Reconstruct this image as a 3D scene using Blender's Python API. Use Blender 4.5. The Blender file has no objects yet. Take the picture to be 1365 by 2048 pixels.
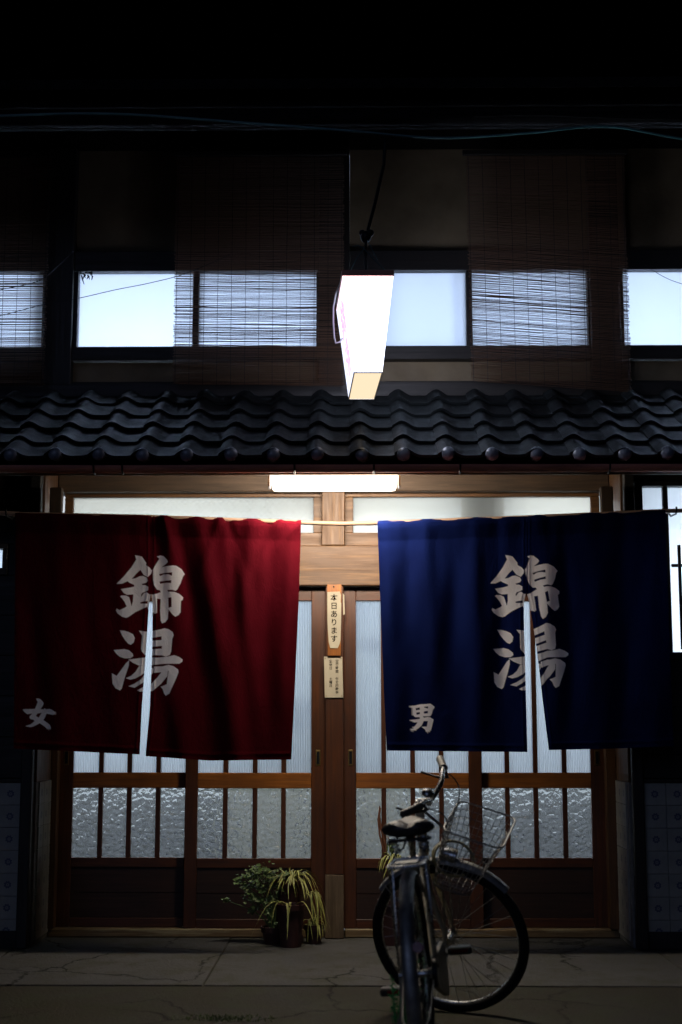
import bpy, bmesh, math, random
import numpy as np
from mathutils import Vector, Matrix, noise, Euler
from math import radians as R, sin, cos, pi
random.seed(7)
SC = bpy.context.scene
COL = SC.collection

# ------------------------------------------------------------------ camera
PITCH, YAW, F, CZ = 8.52, 0.66, 2844.0, 1.2
cam_d = bpy.data.cameras.new('camera')
cam = bpy.data.objects.new('camera', cam_d); COL.objects.link(cam)
cam.location = (0, 0, CZ)
cam.rotation_euler = (R(90 + PITCH), 0, R(YAW))
cam_d.sensor_fit = 'VERTICAL'; cam_d.sensor_height = 36; cam_d.sensor_width = 24
cam_d.lens = 50; cam_d.clip_end = 400; cam_d.clip_start = .05
cam_d.dof.use_dof = True; cam_d.dof.focus_distance = 7.8; cam_d.dof.aperture_fstop = 1.9
SC.camera = cam
# ------------------------------------------------------------------ world, night sky
W = bpy.data.worlds.new('World'); SC.world = W; W.use_nodes = True
nt = W.node_tree
bg = nt.nodes['Background']
sky = nt.nodes.new('ShaderNodeTexSky'); sky.sky_type = 'NISHITA'; sky.sun_disc = False
sky.sun_elevation = R(-9); sky.sun_rotation = R(200)
nt.links.new(sky.outputs[0], bg.inputs[0]); bg.inputs[1].default_value = 0.05
# faint blue fill added from the street side, no visible source
sun_d = bpy.data.lights.new('front_fill', 'SUN'); sun_d.energy = 0.11; sun_d.angle = R(30); sun_d.color = (.42, .55, 1.0)
sun = bpy.data.objects.new('front_fill', sun_d); COL.objects.link(sun)
sun.rotation_euler = (R(68), 0, R(-22)); sun.location = (-3, 0, 8)
SC.view_settings.view_transform = 'Standard'; SC.view_settings.look = 'None'
SC.view_settings.exposure = 0; SC.view_settings.gamma = 1; SC.view_settings.use_curve_mapping = False
cy = SC.cycles
cy.use_denoising = True; cy.max_bounces = 7; cy.diffuse_bounces = 4; cy.transmission_bounces = 6
cy.transparent_max_bounces = 8; cy.sample_clamp_indirect = 2.5; cy.sample_clamp_direct = 4; cy.caustics_reflective = False; cy.caustics_refractive = False
cy.blur_glossy = 0.5

# ------------------------------------------------------------------ helpers
CM = Euler(cam.rotation_euler).to_matrix()
def P(px, py, Y):
    "point of the vertical plane at depth Y that the photograph shows at px, py"
    d = CM @ Vector(((px - 682.5) / F, -(py - 1024) / F, -1))
    t = Y / d.y
    return Vector((d.x * t, Y, CZ + d.z * t))
def PX(px, py, Y): return P(px, py, Y).x
def PZ(py, Y, px=682): return P(px, py, Y).z

def link(o, parent=None):
    COL.objects.link(o)
    if parent is not None: o.parent = parent
    return o
def tag(o, label=None, cat=None, group=None, kind=None):
    if label: o['label'] = label
    if cat: o['category'] = cat
    if group: o['group'] = group
    if kind: o['kind'] = kind
    return o
def thing(name, label, cat, loc=(0, 0, 0), group=None, rot=None):
    o = bpy.data.objects.new(name, None); link(o)
    o.location = loc; o.empty_display_size = .1
    if rot: o.rotation_euler = rot
    bpy.context.view_layer.update() if False else None
    return tag(o, label, cat, group)

class MB:
    def __init__(s): s.v = []; s.f = []
    def add(s, v, f):
        n = len(s.v); s.v += [tuple(p) for p in v]; s.f += [tuple(i + n for i in q) for q in f]; return s
    def box(s, x0, x1, y0, y1, z0, z1):
        v = [(x0,y0,z0),(x1,y0,z0),(x1,y1,z0),(x0,y1,z0),(x0,y0,z1),(x1,y0,z1),(x1,y1,z1),(x0,y1,z1)]
        return s.add(v, [(0,3,2,1),(4,5,6,7),(0,1,5,4),(1,2,6,5),(2,3,7,6),(3,0,4,7)])
    def tube(s, pts, r, n=8, caps=True, closed=False, r2=None):
        pts = [Vector(p) for p in pts]; m = len(pts)
        rs = r if isinstance(r, (list, tuple)) else [r] * m
        rings = []; up = None
        for i, p in enumerate(pts):
            if closed: t = pts[(i+1) % m] - pts[i-1]
            else: t = pts[min(i+1, m-1)] - pts[max(i-1, 0)]
            t.normalize()
            if up is None:
                a = Vector((0,0,1)) if abs(t.z) < .9 else Vector((1,0,0)); up = (a - t * a.dot(t)).normalized()
            else:
                up = (up - t * up.dot(t)); up = up.normalized() if up.length > 1e-6 else Vector((0,0,1))
            b = t.cross(up)
            rings.append([p + (up * cos(2*pi*k/n) + b * sin(2*pi*k/n)) * rs[i] for k in range(n)])
        v = [q for g in rings for q in g]; f = []
        for i in range(m if closed else m - 1):
            j = (i + 1) % m
            for k in range(n):
                f.append((i*n+k, i*n+(k+1) % n, j*n+(k+1) % n, j*n+k))
        if caps and not closed:
            f.append(tuple(range(n-1, -1, -1))); f.append(tuple((m-1)*n+k for k in range(n)))
        return s.add(v, f)
    def lathe(s, prof, c=(0,0,0), n=20):
        v = []; f = []; m = len(prof)
        for (r, z) in prof:
            for k in range(n):
                a = 2*pi*k/n; v.append((c[0]+r*cos(a), c[1]+r*sin(a), c[2]+z))
        for i in range(m-1):
            for k in range(n): f.append((i*n+k, i*n+(k+1)%n, (i+1)*n+(k+1)%n, (i+1)*n+k))
        return s.add(v, f)
    def ball(s, c, rx, ry=None, rz=None, n=12, m=8):
        ry = ry or rx; rz = rz or rx; v = []; f = []
        for i in range(m+1):
            th = pi*i/m
            for k in range(n):
                a = 2*pi*k/n; v.append((c[0]+rx*sin(th)*cos(a), c[1]+ry*sin(th)*sin(a), c[2]+rz*cos(th)))
        for i in range(m):
            for k in range(n): f.append((i*n+k, (i+1)*n+k, (i+1)*n+(k+1)%n, i*n+(k+1)%n))
        return s.add(v, f)
    def build(s, name, m, parent=None, smooth=False, bevel=0, label=None, xf=None):
        me = bpy.data.meshes.new(name)
        v = [xf @ Vector(p) for p in s.v] if xf is not None else s.v
        me.from_pydata(v, [], s.f)
        if bevel or smooth:
            b = bmesh.new(); b.from_mesh(me)
            bmesh.ops.remove_doubles(b, verts=b.verts, dist=1e-5) if smooth else None
            if bevel:
                bmesh.ops.bevel(b, geom=list(b.edges), offset=bevel, segments=1, profile=.5, affect='EDGES', clamp_overlap=True)
            bmesh.ops.recalc_face_normals(b, faces=b.faces)
            b.to_mesh(me); b.free()
        if smooth:
            me.polygons.foreach_set('use_smooth', [True] * len(me.polygons))
            try: me.set_sharp_from_angle(angle=R(50))
            except Exception: pass
        me.materials.append(m)
        o = bpy.data.objects.new(name, me); link(o, parent)
        if label: o['label'] = label
        return o
def share(o, name=None, parent=None, loc=None, rot=None, scale=None):
    c = o.copy(); link(c); c.parent = parent if parent is not None else o.parent
    if loc is not None: c.location = loc
    if rot is not None: c.rotation_euler = rot
    if scale is not None: c.scale = scale
    return c

# ------------------------------------------------------------------ materials
def newmat(name):
    m = bpy.data.materials.new(name); m.use_nodes = True
    n = m.node_tree.nodes; l = m.node_tree.links
    return m, n, l, n['Principled BSDF'], n['Material Output']
def coords(n, l, scale=(1,1,1), rot=(0,0,0), kind='Object'):
    tc = n.new('ShaderNodeTexCoord'); mp = n.new('ShaderNodeMapping')
    mp.inputs['Scale'].default_value = scale; mp.inputs['Rotation'].default_value = rot
    l.new(tc.outputs[kind], mp.inputs[0]); return mp.outputs[0]
def noise_n(n, l, vec, scale, detail=4, rough=.55, dist=0):
    t = n.new('ShaderNodeTexNoise'); t.inputs['Scale'].default_value = scale; t.inputs['Detail'].default_value = detail
    t.inputs['Roughness'].default_value = rough; t.inputs['Distortion'].default_value = dist
    l.new(vec, t.inputs['Vector']); return t.outputs['Fac']
def ramp(n, l, fac, stops):
    r = n.new('ShaderNodeValToRGB'); e = r.color_ramp.elements
    while len(e) > len(stops): e.remove(e[-1])
    while len(e) < len(stops): e.new(.5)
    for i, (p, c) in enumerate(stops):
        e[i].position = p; e[i].color = (*c, 1) if len(c) == 3 else c
    l.new(fac, r.inputs[0]); return r.outputs[0]
def bump(n, l, h, strength, dist=.01, nrm=None):
    b = n.new('ShaderNodeBump'); b.inputs['Strength'].default_value = strength; b.inputs['Distance'].default_value = dist
    l.new(h, b.inputs['Height'])
    if nrm is not None: l.new(nrm, b.inputs['Normal'])
    return b.outputs[0]
def mix_c(n, l, fac, a, b, mode='MIX'):
    m = n.new('ShaderNodeMix'); m.data_type = 'RGBA'; m.blend_type = mode
    for s, v in ((0, fac), (6, a), (7, b)):
        if hasattr(v, 'links'): l.new(v, m.inputs[s])
        else: m.inputs[s].default_value = (v if s == 0 else (*v, 1))
    return m.outputs[2]

def simple(name, c, rough=.5, metal=0, var=.25, scale=6, bumps=.15, bscale=60, stretch=(1,1,1), spec=.5, coat=0):
    m, n, l, b, o = newmat(name)
    v = coords(n, l, stretch)
    f = noise_n(n, l, v, scale, 6)
    c0 = tuple(x * (1 - var) for x in c); c1 = tuple(min(1, x * (1 + var)) for x in c)
    l.new(ramp(n, l, f, [(.3, c0), (.7, c1)]), b.inputs['Base Color'])
    l.new(ramp(n, l, noise_n(n, l, v, scale * 2.3, 4), [(.3, (rough*.8,)*3), (.7, (min(1, rough*1.2),)*3)]), b.inputs['Roughness'])
    b.inputs['Metallic'].default_value = metal; b.inputs['Specular IOR Level'].default_value = spec
    if coat: b.inputs['Coat Weight'].default_value = coat
    if bumps: l.new(bump(n, l, noise_n(n, l, v, bscale, 5), bumps, .004), b.inputs['Normal'])
    return m
def wood(name, dark, light, axis='X', rough=.55, worn=None):
    m, n, l, b, o = newmat(name)
    s = {'X': (1.2, 22, 22), 'Z': (22, 22, 1.2), 'Y': (22, 1.2, 22)}[axis]
    v = coords(n, l, s, kind='Object')
    g = noise_n(n, l, v, 2.2, 8, .65, .6)
    big = noise_n(n, l, coords(n, l), 3.0, 4)
    c = ramp(n, l, g, [(.28, dark), (.55, tuple((a+q)/2 for a, q in zip(dark, light))), (.75, light)])
    c = mix_c(n, l, ramp(n, l, big, [(.35, (0,0,0)), (.7, (.55,)*3)]), c, tuple(x*.45 for x in dark))
    if worn:
        w = noise_n(n, l, coords(n, l, tuple(x*.4 for x in s)), 3, 6, .7)
        c = mix_c(n, l, ramp(n, l, w, [(.52, (0,0,0)), (.66, (.8,)*3)]), c, worn)
    l.new(c, b.inputs['Base Color'])
    l.new(ramp(n, l, g, [(.3, (rough*1.2,)*3), (.7, (rough*.8,)*3)]), b.inputs['Roughness'])
    l.new(bump(n, l, g, .35, .003), b.inputs['Normal'])
    return m
M = {}
for ax in 'XZY':
    M['red_wood'+ax] = wood('varnished_wood_'+ax, (.14, .045, .009), (.46, .16, .028), ax, .42)
    M['tan_wood'+ax] = wood('weathered_wood_'+ax, (.045, .018, .004), (.115, .047, .010), ax, .6, worn=(.13, .062, .018))
    M['dark_wood'+ax] = wood('dark_stained_wood_'+ax, (.006, .005, .005), (.018, .013, .010), ax, .6)
M['pale_woodZ'] = wood('bare_worn_wood', (.07, .045, .025), (.22, .155, .09), 'Z', .75)
M['plaster'] = simple('old_plaster', (.15, .115, .07), .9, var=.28, scale=3.5, bumps=.4, bscale=40)
M['dark_plaster'] = simple('soot_dark_plaster', (.03, .026, .024), .9, var=.3, scale=4, bumps=.3)
M['interior'] = simple('white_interior_paint', (.78, .80, .80), .8, var=.04, scale=2, bumps=0)
M['roof'] = simple('fired_grey_roof_clay', (.0042, .006, .007), .62, var=.6, scale=4, bumps=.5, bscale=60, spec=.18)
M['gutter'] = simple('aged_copper_gutter', (.60, .22, .15), .5, 0, var=.3, scale=8, bumps=.1, stretch=(.4,2,2))
M['black_metal'] = simple('black_metal', (.012, .013, .015), .45, .6, bumps=.05)
M['chrome'] = simple('worn_chrome', (.55, .56, .56), .28, 1, var=.25, scale=30, bumps=.08)
M['cream'] = simple('cream_frame_paint', (.60, .53, .38), .35, 0, var=.2, scale=14, bumps=.04, coat=.6)
M['steel'] = simple('brushed_fender_steel', (.36, .36, .35), .5, .7, var=.3, scale=25, bumps=.05)
M['rubber'] = simple('tyre_rubber', (.006, .006, .007), .75, var=.3, bumps=.3, bscale=200, spec=.3)
M['saddle'] = simple('worn_vinyl', (.05, .047, .045), .35, var=.35, scale=18, bumps=.25, bscale=160)
M['plastic'] = simple('black_plastic', (.012, .012, .013), .4, bumps=.05)
M['grip'] = simple('grey_rubber_grip', (.09, .085, .075), .55, var=.25, bumps=.3, bscale=150)
M['red_lens'] = simple('red_reflector', (.25, .01, .01), .15, bumps=.2, bscale=300)
M['terracotta'] = simple('terracotta', (.13, .048, .024), .85, var=.3, scale=12, bumps=.3)
M['red_pot'] = simple('dark_red_plastic_pot', (.035, .009, .008), .6, var=.3, scale=9, bumps=.1)
M['soil'] = simple('potting_soil', (.02, .015, .01), .95, bumps=.8, bscale=90)
M['spider'] = simple('spider_plant_leaf', (.32, .33, .09), .45, var=.45, scale=30, bumps=.1)
M['leafgreen'] = simple('dull_green_leaf', (.09, .15, .04), .5, var=.5, scale=30, bumps=.1)
M['weed'] = simple('bright_green_weed', (.03, .34, .09), .5, var=.5, scale=30, bumps=.1)
M['stem'] = simple('brown_stem', (.16, .06, .03), .7)
M['paper'] = simple('off_white_paper', (.46, .41, .31), .85, var=.07, scale=14, bumps=.12, bscale=30)
M['ink'] = simple('black_ink', (.008, .005, .005), .9, bumps=0, spec=0)
M['cable'] = simple('old_teal_cable', (.05, .15, .15), .5, bumps=0)
M['white_cable'] = simple('white_power_cable', (.75, .75, .80), .4, bumps=0)
M['bamboo'] = simple('peeled_bamboo', (.55, .36, .25), .4, var=.18, scale=10, stretch=(.5,6,6), bumps=.1)
M['brass'] = simple('dull_brass', (.35, .25, .10), .35, .9, bumps=.1)
M['thread'] = simple('blind_thread', (.02, .02, .025), .8, bumps=0)
M['yellow'] = simple('yellow_card', (.75, .55, .08), .7)
M['red_card'] = simple('red_card', (.55, .08, .06), .7)
M['near_black'] = simple('near_black_wood', (.006, .006, .006), .9, var=.3, bumps=.2, spec=.2)  # even near-black base colour for the upper eave and top cable
M['bottom_wood'] = wood('dark_bottom_board', (.012, .004, .002), (.045, .015, .006), 'X', .6)  # darker than the rest of the door wood
for ax in 'XZ':
    M['stile_wood'+ax] = wood('dark_door_wood_'+ax, (.035, .011, .005), (.12, .038, .012), ax, .45)
    M['beam_wood'+ax] = wood('shade_painted_beam_'+ax, (.022, .012, .006), (.075, .04, .018), ax, .7)  # lamp falloff along the beams put into a darker wood colour
M['sill_wood'] = wood('worn_sill_wood', (.10, .06, .025), (.30, .20, .09), 'X', .7, worn=(.35, .30, .17))
M['grout'] = simple('grey_grout', (.17, .17, .16), .9, var=.3, scale=20, bumps=.3)

def reed_mat():
    m, n, l, b, o = newmat('sudare_reed')
    f = noise_n(n, l, coords(n, l, (2.5, 60, 140)), 3, 5)
    c = ramp(n, l, f, [(.3, (.03, .014, .007)), (.7, (.13, .062, .03))])
    l.new(c, b.inputs['Base Color']); b.inputs['Roughness'].default_value = .6
    t = n.new('ShaderNodeBsdfTranslucent'); t.inputs[0].default_value = (.42, .30, .24, 1)
    mx = n.new('ShaderNodeMixShader'); mx.inputs[0].default_value = .22
    l.new(b.outputs[0], mx.inputs[1]); l.new(t.outputs[0], mx.inputs[2]); l.new(mx.outputs[0], o.inputs[0])
    return m
M['reed'] = reed_mat()

def glass_mat(name, kind, refr=.35, tint=(.86,.9,.95)):
    "kinds: frost, rib, hammer, clear"
    m, n, l, b, o = newmat(name)
    n.remove(b)
    tr = n.new('ShaderNodeBsdfTranslucent'); tr.inputs[0].default_value = (*tint, 1)
    gl = n.new('ShaderNodeBsdfGlossy'); gl.inputs['Roughness'].default_value = .18
    rf = n.new('ShaderNodeBsdfRefraction'); rf.inputs['Color'].default_value = (.9,.93,.95,1)
    rf.inputs['Roughness'].default_value = {'frost': .5, 'rib': .3, 'hammer': .13, 'clear': .06}[kind]
    rf.inputs['IOR'].default_value = 1.4 if kind != 'clear' else 1.0
    nrm = None
    if kind == 'hammer':
        v = coords(n, l, (1,1,1))
        vo = n.new('ShaderNodeTexVoronoi'); vo.feature = 'SMOOTH_F1'; vo.inputs['Scale'].default_value = 38
        vo.inputs['Smoothness'].default_value = .35
        dd = n.new('ShaderNodeMixRGB'); dd.inputs[0].default_value = .012
        ns = n.new('ShaderNodeTexNoise'); ns.inputs['Scale'].default_value = 30; l.new(v, ns.inputs['Vector'])
        l.new(v, dd.inputs[1]); l.new(ns.outputs['Color'], dd.inputs[2]); l.new(dd.outputs[0], vo.inputs['Vector'])
        nrm = bump(n, l, vo.outputs['Distance'], .9, .02)
    elif kind == 'rib':
        wv = n.new('ShaderNodeTexWave'); wv.wave_type = 'BANDS'; wv.bands_direction = 'X'; wv.inputs['Scale'].default_value = 32
        wv.inputs['Distortion'].default_value = .15
        l.new(coords(n, l), wv.inputs['Vector']); nrm = bump(n, l, wv.outputs['Fac'], .9, .006)
    elif kind == 'frost':
        nrm = bump(n, l, noise_n(n, l, coords(n, l), 25, 4), .12, .01)
    if nrm is not None:
        for s in (tr, gl, rf): l.new(nrm, s.inputs['Normal'])
    m1 = n.new('ShaderNodeMixShader'); m1.inputs[0].default_value = refr
    l.new(tr.outputs[0], m1.inputs[1]); l.new(rf.outputs[0], m1.inputs[2])
    m2 = n.new('ShaderNodeMixShader'); m2.inputs[0].default_value = .05
    l.new(m1.outputs[0], m2.inputs[1]); l.new(gl.outputs[0], m2.inputs[2]); l.new(m2.outputs[0], o.inputs[0])
    return m
M['frost'] = glass_mat('frosted_glass', 'frost', .05)
M['rib'] = glass_mat('ribbed_glass', 'rib', .42, (.42,.46,.52))
M['hammer'] = glass_mat('hammered_glass', 'hammer', .72, (.17,.18,.21))
M['wired'] = glass_mat('wired_glass', 'clear', .62, (.95, .90, .80))

def emit(name, c, s):
    m, n, l, b, o = newmat(name); n.remove(b)
    e = n.new('ShaderNodeEmission'); e.inputs[0].default_value = (*c, 1); e.inputs[1].default_value = s
    l.new(e.outputs[0], o.inputs[0]); return m
M['lamp_glow'] = emit('warm_lamp_diffuser', (1.0, .87, .70), 160)
M['sign_glow'] = emit('sign_acrylic_lit', (.76, .80, 1.0), 9)
M['sign_under'] = emit('sign_underside_lit', (1.0, .80, .54), 1.05)

def cloth_mat(name, dye, dye2):
    m, n, l, b, o = newmat(name)
    at = n.new('ShaderNodeAttribute'); at.attribute_name = 'print'
    v = coords(n, l)
    dy = ramp(n, l, noise_n(n, l, v, 5, 5), [(.3, dye), (.7, dye2)])
    c = mix_c(n, l, at.outputs['Fac'], dy, (.95, .93, .96))
    l.new(c, b.inputs['Base Color']); b.inputs['Roughness'].default_value = .85
    b.inputs['Specular IOR Level'].default_value = .03
    wv = noise_n(n, l, coords(n, l, (1, 1, .12)), 420, 2); wv2 = noise_n(n, l, coords(n, l, (.12, 1, 1)), 420, 2)
    ad = n.new('ShaderNodeMath'); ad.operation = 'ADD'; l.new(wv, ad.inputs[0]); l.new(wv2, ad.inputs[1])
    bn = bump(n, l, ad.outputs[0], .25, .0015)
    bn = bump(n, l, noise_n(n, l, coords(n, l, (1, 1, .5)), 26, 5, .65, 1.2), .4, .007, bn)
    l.new(bn, b.inputs['Normal'])
    t = n.new('ShaderNodeBsdfTranslucent')
    l.new(mix_c(n, l, at.outputs['Fac'], tuple(min(1, x*1.2) for x in dye), (.97, .95, .99)), t.inputs[0]); l.new(bn, t.inputs['Normal'])
    mx = n.new('ShaderNodeMixShader'); l.new(ramp(n, l, at.outputs['Fac'], [(0, (.12,)*3), (1, (.45,)*3)]), mx.inputs[0])
    l.new(b.outputs[0], mx.inputs[1]); l.new(t.outputs[0], mx.inputs[2]); l.new(mx.outputs[0], o.inputs[0])
    return m
M['red_cloth'] = cloth_mat('red_dyed_cotton', (.040, .0008, .0032), (.054, .0012, .0048))
M['blue_cloth'] = cloth_mat('navy_dyed_cotton', (.0014, .0042, .034), (.0022, .0064, .048))

def tile_mat():
    m, n, l, b, o = newmat('printed_ceramic_tile')
    tc = n.new('ShaderNodeTexCoord'); sp = n.new('ShaderNodeSeparateXYZ'); l.new(tc.outputs['Object'], sp.inputs[0])
    def mth(op, a, c=None):
        q = n.new('ShaderNodeMath'); q.operation = op
        for i, x in enumerate((a, c)):
            if x is None: continue
            if hasattr(x, 'links'): l.new(x, q.inputs[i])
            else: q.inputs[i].default_value = x
        return q.outputs[0]
    X, Z = sp.outputs['X'], sp.outputs['Z']
    r = mth('SQRT', mth('ADD', mth('MULTIPLY', X, X), mth('MULTIPLY', Z, Z)))
    a = mth('ARCTAN2', Z, X)
    pet = mth('MULTIPLY', mth('COSINE', mth('MULTIPLY', a, 8.0)), .0025)
    d = mth('ABSOLUTE', mth('SUBTRACT', mth('ADD', r, pet), .0135))
    ring = mth('LESS_THAN', d, .0052)
    dot = mth('LESS_THAN', r, .0035)
    mk = mth('MAXIMUM', ring, dot)
    base = ramp(n, l, noise_n(n, l, coords(n, l, kind='Object'), 9, 5), [(.3, (.26, .27, .25)), (.7, (.36, .37, .35))])
    c = mix_c(n, l, mth('MULTIPLY', mk, .85), base, (.035, .05, .13))
    l.new(c, b.inputs['Base Color']); b.inputs['Roughness'].default_value = .3
    l.new(bump(n, l, noise_n(n, l, coords(n, l), 18, 3), .15, .004), b.inputs['Normal'])
    return m
M['tile'] = tile_mat()

def concrete(name, c, cracks=True, tint=(.05,.05,.03)):
    m, n, l, b, o = newmat(name)
    v = coords(n, l)
    big = noise_n(n, l, v, 1.3, 6, .6, .4); fine = noise_n(n, l, v, 55, 6, .7)
    col = ramp(n, l, big, [(.3, tuple(x*.55 for x in c)), (.5, c), (.72, tuple(x*1.35 for x in c))])
    col = mix_c(n, l, ramp(n, l, fine, [(.35, (0,0,0)), (.75, (.35,)*3)]), col, tuple(x*.4 for x in c))
    st = noise_n(n, l, v, 4.5, 8, .75)
    col = mix_c(n, l, ramp(n, l, st, [(.46, (0,0,0)), (.62, (.8,)*3)]), col, tint)
    gr = noise_n(n, l, v, 190, 3, .7)
    col = mix_c(n, l, ramp(n, l, gr, [(.5, (0,0,0)), (.66, (.6,)*3)]), col, tuple(x*1.9 for x in c))
    vd = n.new('ShaderNodeMixRGB'); vd.inputs[0].default_value = .22
    ns = n.new('ShaderNodeTexNoise'); ns.inputs['Scale'].default_value = 2.6; ns.inputs['Detail'].default_value = 8; ns.inputs['Roughness'].default_value = .68
    l.new(v, ns.inputs['Vector']); l.new(v, vd.inputs[1]); l.new(ns.outputs['Color'], vd.inputs[2])
    vo = n.new('ShaderNodeTexVoronoi'); vo.feature = 'DISTANCE_TO_EDGE'; vo.inputs['Scale'].default_value = 1.9
    l.new(vd.outputs[0], vo.inputs['Vector'])
    cr = ramp(n, l, vo.outputs['Distance'], [(0, (1,)*3), (.013, (0,)*3)])
    msk = ramp(n, l, noise_n(n, l, v, 1.1, 2), [(.42, (0,)*3), (.52, (1,)*3)])
    mu = n.new('ShaderNodeMath'); mu.operation = 'MULTIPLY'; l.new(cr, mu.inputs[0]); l.new(msk, mu.inputs[1])
    if cracks: col = mix_c(n, l, mu.outputs[0], col, (.008, .007, .006))
    l.new(col, b.inputs['Base Color'])
    l.new(ramp(n, l, big, [(.3, (.7,)*3), (.7, (.98,)*3)]), b.inputs['Roughness']); b.inputs['Specular IOR Level'].default_value = .22
    bn = bump(n, l, fine, .9, .012)
    inv = n.new('ShaderNodeMath'); inv.operation = 'SUBTRACT'; inv.inputs[0].default_value = 1; l.new(mu.outputs[0], inv.inputs[1])
    if cracks: bn = bump(n, l, inv.outputs[0], .8, .01, bn)
    bn = bump(n, l, st, .4, .012, bn)
    l.new(bn, b.inputs['Normal'])
    return m
M['apron'] = concrete('worn_concrete', (.080, .079, .080))
M['street'] = concrete('old_asphalt', (.034, .030, .021), True, (.03, .035, .015))

# ------------------------------------------------------------------ ground
YD, YO, YU = 8.4, 7.95, 8.3        # door plane, outer wall plane, upper wall plane
XL, XR = -1.77, 1.485               # jambs of the entrance recess
XC = PX(670, 1400, YD)
g = MB(); g.box(-60, 60, -60, 60, -.3, -.004); tag(g.build('street', M['street']), kind='structure')
pav = MB(); pav.box(-5, 5, 5.88, 12.2, -.2, -.0015)
pavo = tag(pav.build('entrance_pavement', M['street']), kind='structure')
xs = [-5, -3.4, -1.86, -.72, .30, 1.60, 3.2, 5]
for i in range(len(xs)-1):
    y1 = 8.44 if -1.9 < xs[i] < 1.5 else YO + .02
    s = MB(); dz = random.uniform(-.0012, .0012)
    s.box(xs[i]+.004, xs[i+1]-.004, 6.86 + random.uniform(-.01,.01), y1, -.05, .006+dz)
    s.build('slab', M['apron'], pavo, bevel=.003)
# ------------------------------------------------------------------ building
B = thing('bathhouse', 'old two-storey wooden bathhouse with lit frosted windows and glazed sliding doors', 'building', (0, YD, 0))
BI = Matrix.Translation((0, -YD, 0))
def bb(name, m, boxes, parent=B, bevel=.003, label=None):
    mb = MB()
    for q in boxes: mb.box(*q)
    return mb.build(name, m, parent, bevel=bevel, label=label, xf=BI)
zE = 2.9           # eave joint with the wall
# centre post, jambs, sill, lintel
zs = .055
zl0, zl1 = PZ(1175, YD), PZ(1095, YD)
zt1 = PZ(990, YD)
def dx(px, py=1640): return PX(px, py, YD)
xs_in0, xs_in1 = XL + .02, XR - .02
bb('door_sill', M['sill_wood'], [(XL+.002, dx(650), 8.33, 8.50, .007, zs), (dx(690), XR-.002, 8.33, 8.50, .007, zs)], bevel=.006)
bb('centre_post', M['stile_woodZ'], [(dx(652), dx(688), 8.30, 8.46, .36, zl0-.002)])
bb('centre_post_foot', M['pale_woodZ'], [(dx(651.5), dx(688.5), 8.298, 8.462, .008, .358)], label='bleached worn foot of the centre post')
for x0, x1 in ((XL+.002, dx(119)), (dx(1210), XR-.002)):
    bb('door_jamb', M['tan_woodZ'], [(x0, x1, 8.31, 8.45, zs+.002, zl0-.002)])
bb('lintel', M['tan_woodX'], [(XL+.002, XR-.002, 8.29, 8.47, zl0, zl1)], bevel=.006)
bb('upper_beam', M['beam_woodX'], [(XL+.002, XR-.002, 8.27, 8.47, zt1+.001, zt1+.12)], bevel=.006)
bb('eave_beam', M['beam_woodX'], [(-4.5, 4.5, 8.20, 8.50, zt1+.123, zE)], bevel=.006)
bb('transom_post', M['tan_woodZ'], [(dx(645, 1050), dx(690, 1050), 8.285, 8.46, zl1+.001, zt1)])
# transoms
def transom(px0, px1):
    x0, x1 = dx(px0-17, 1050), dx(px1+17, 1050); a, b_ = dx(px0, 1050), dx(px1, 1050)
    z0, z1 = zl1+.002, zt1-.001; za, zb = PZ(1068, YD), PZ(997, YD)
    fr = bb('transom_window', M['tan_woodX'], [(x0, x1, 8.34, 8.40, z0, za), (x0, x1, 8.34, 8.40, zb, z1), (x0, a, 8.345, 8.395, za, zb), (b_, x1, 8.345, 8.395, za, zb)])
    bb('glass_pane', M['wired'], [(a, b_, 8.37, 8.374, za, zb)], fr, 0)
    return fr, a, b_, za, zb
tL = transom(150, 628); tR = transom(707, 1180)
# diamond wire in the left transom
fr, a, b_, za, zb = tL
w = MB(); h = zb - za; st = .035
k = a - h
while k < b_:
    for sg in (1, -1):
        p0 = [k, za] if sg == 1 else [k, zb]; p1 = [k+h, zb] if sg == 1 else [k+h, za]
        if p0[0] < a: f = (a-p0[0])/h; p0 = [a, p0[1]+(p1[1]-p0[1])*f]
        if p1[0] > b_: f = (p1[0]-b_)/h; p1 = [b_, p1[1]-(p1[1]-p0[1])*f if p1[0]-p0[0] else p1[1]]
        if p1[0] > p0[0]+.004: w.tube([(p0[0], 8.378, p0[1]), (p1[0], 8.378, p1[1])], .0007, 4)
    k += st
w.build('wire_mesh', M['steel'], fr, xf=BI)['kind'] = 'stuff'

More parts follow.
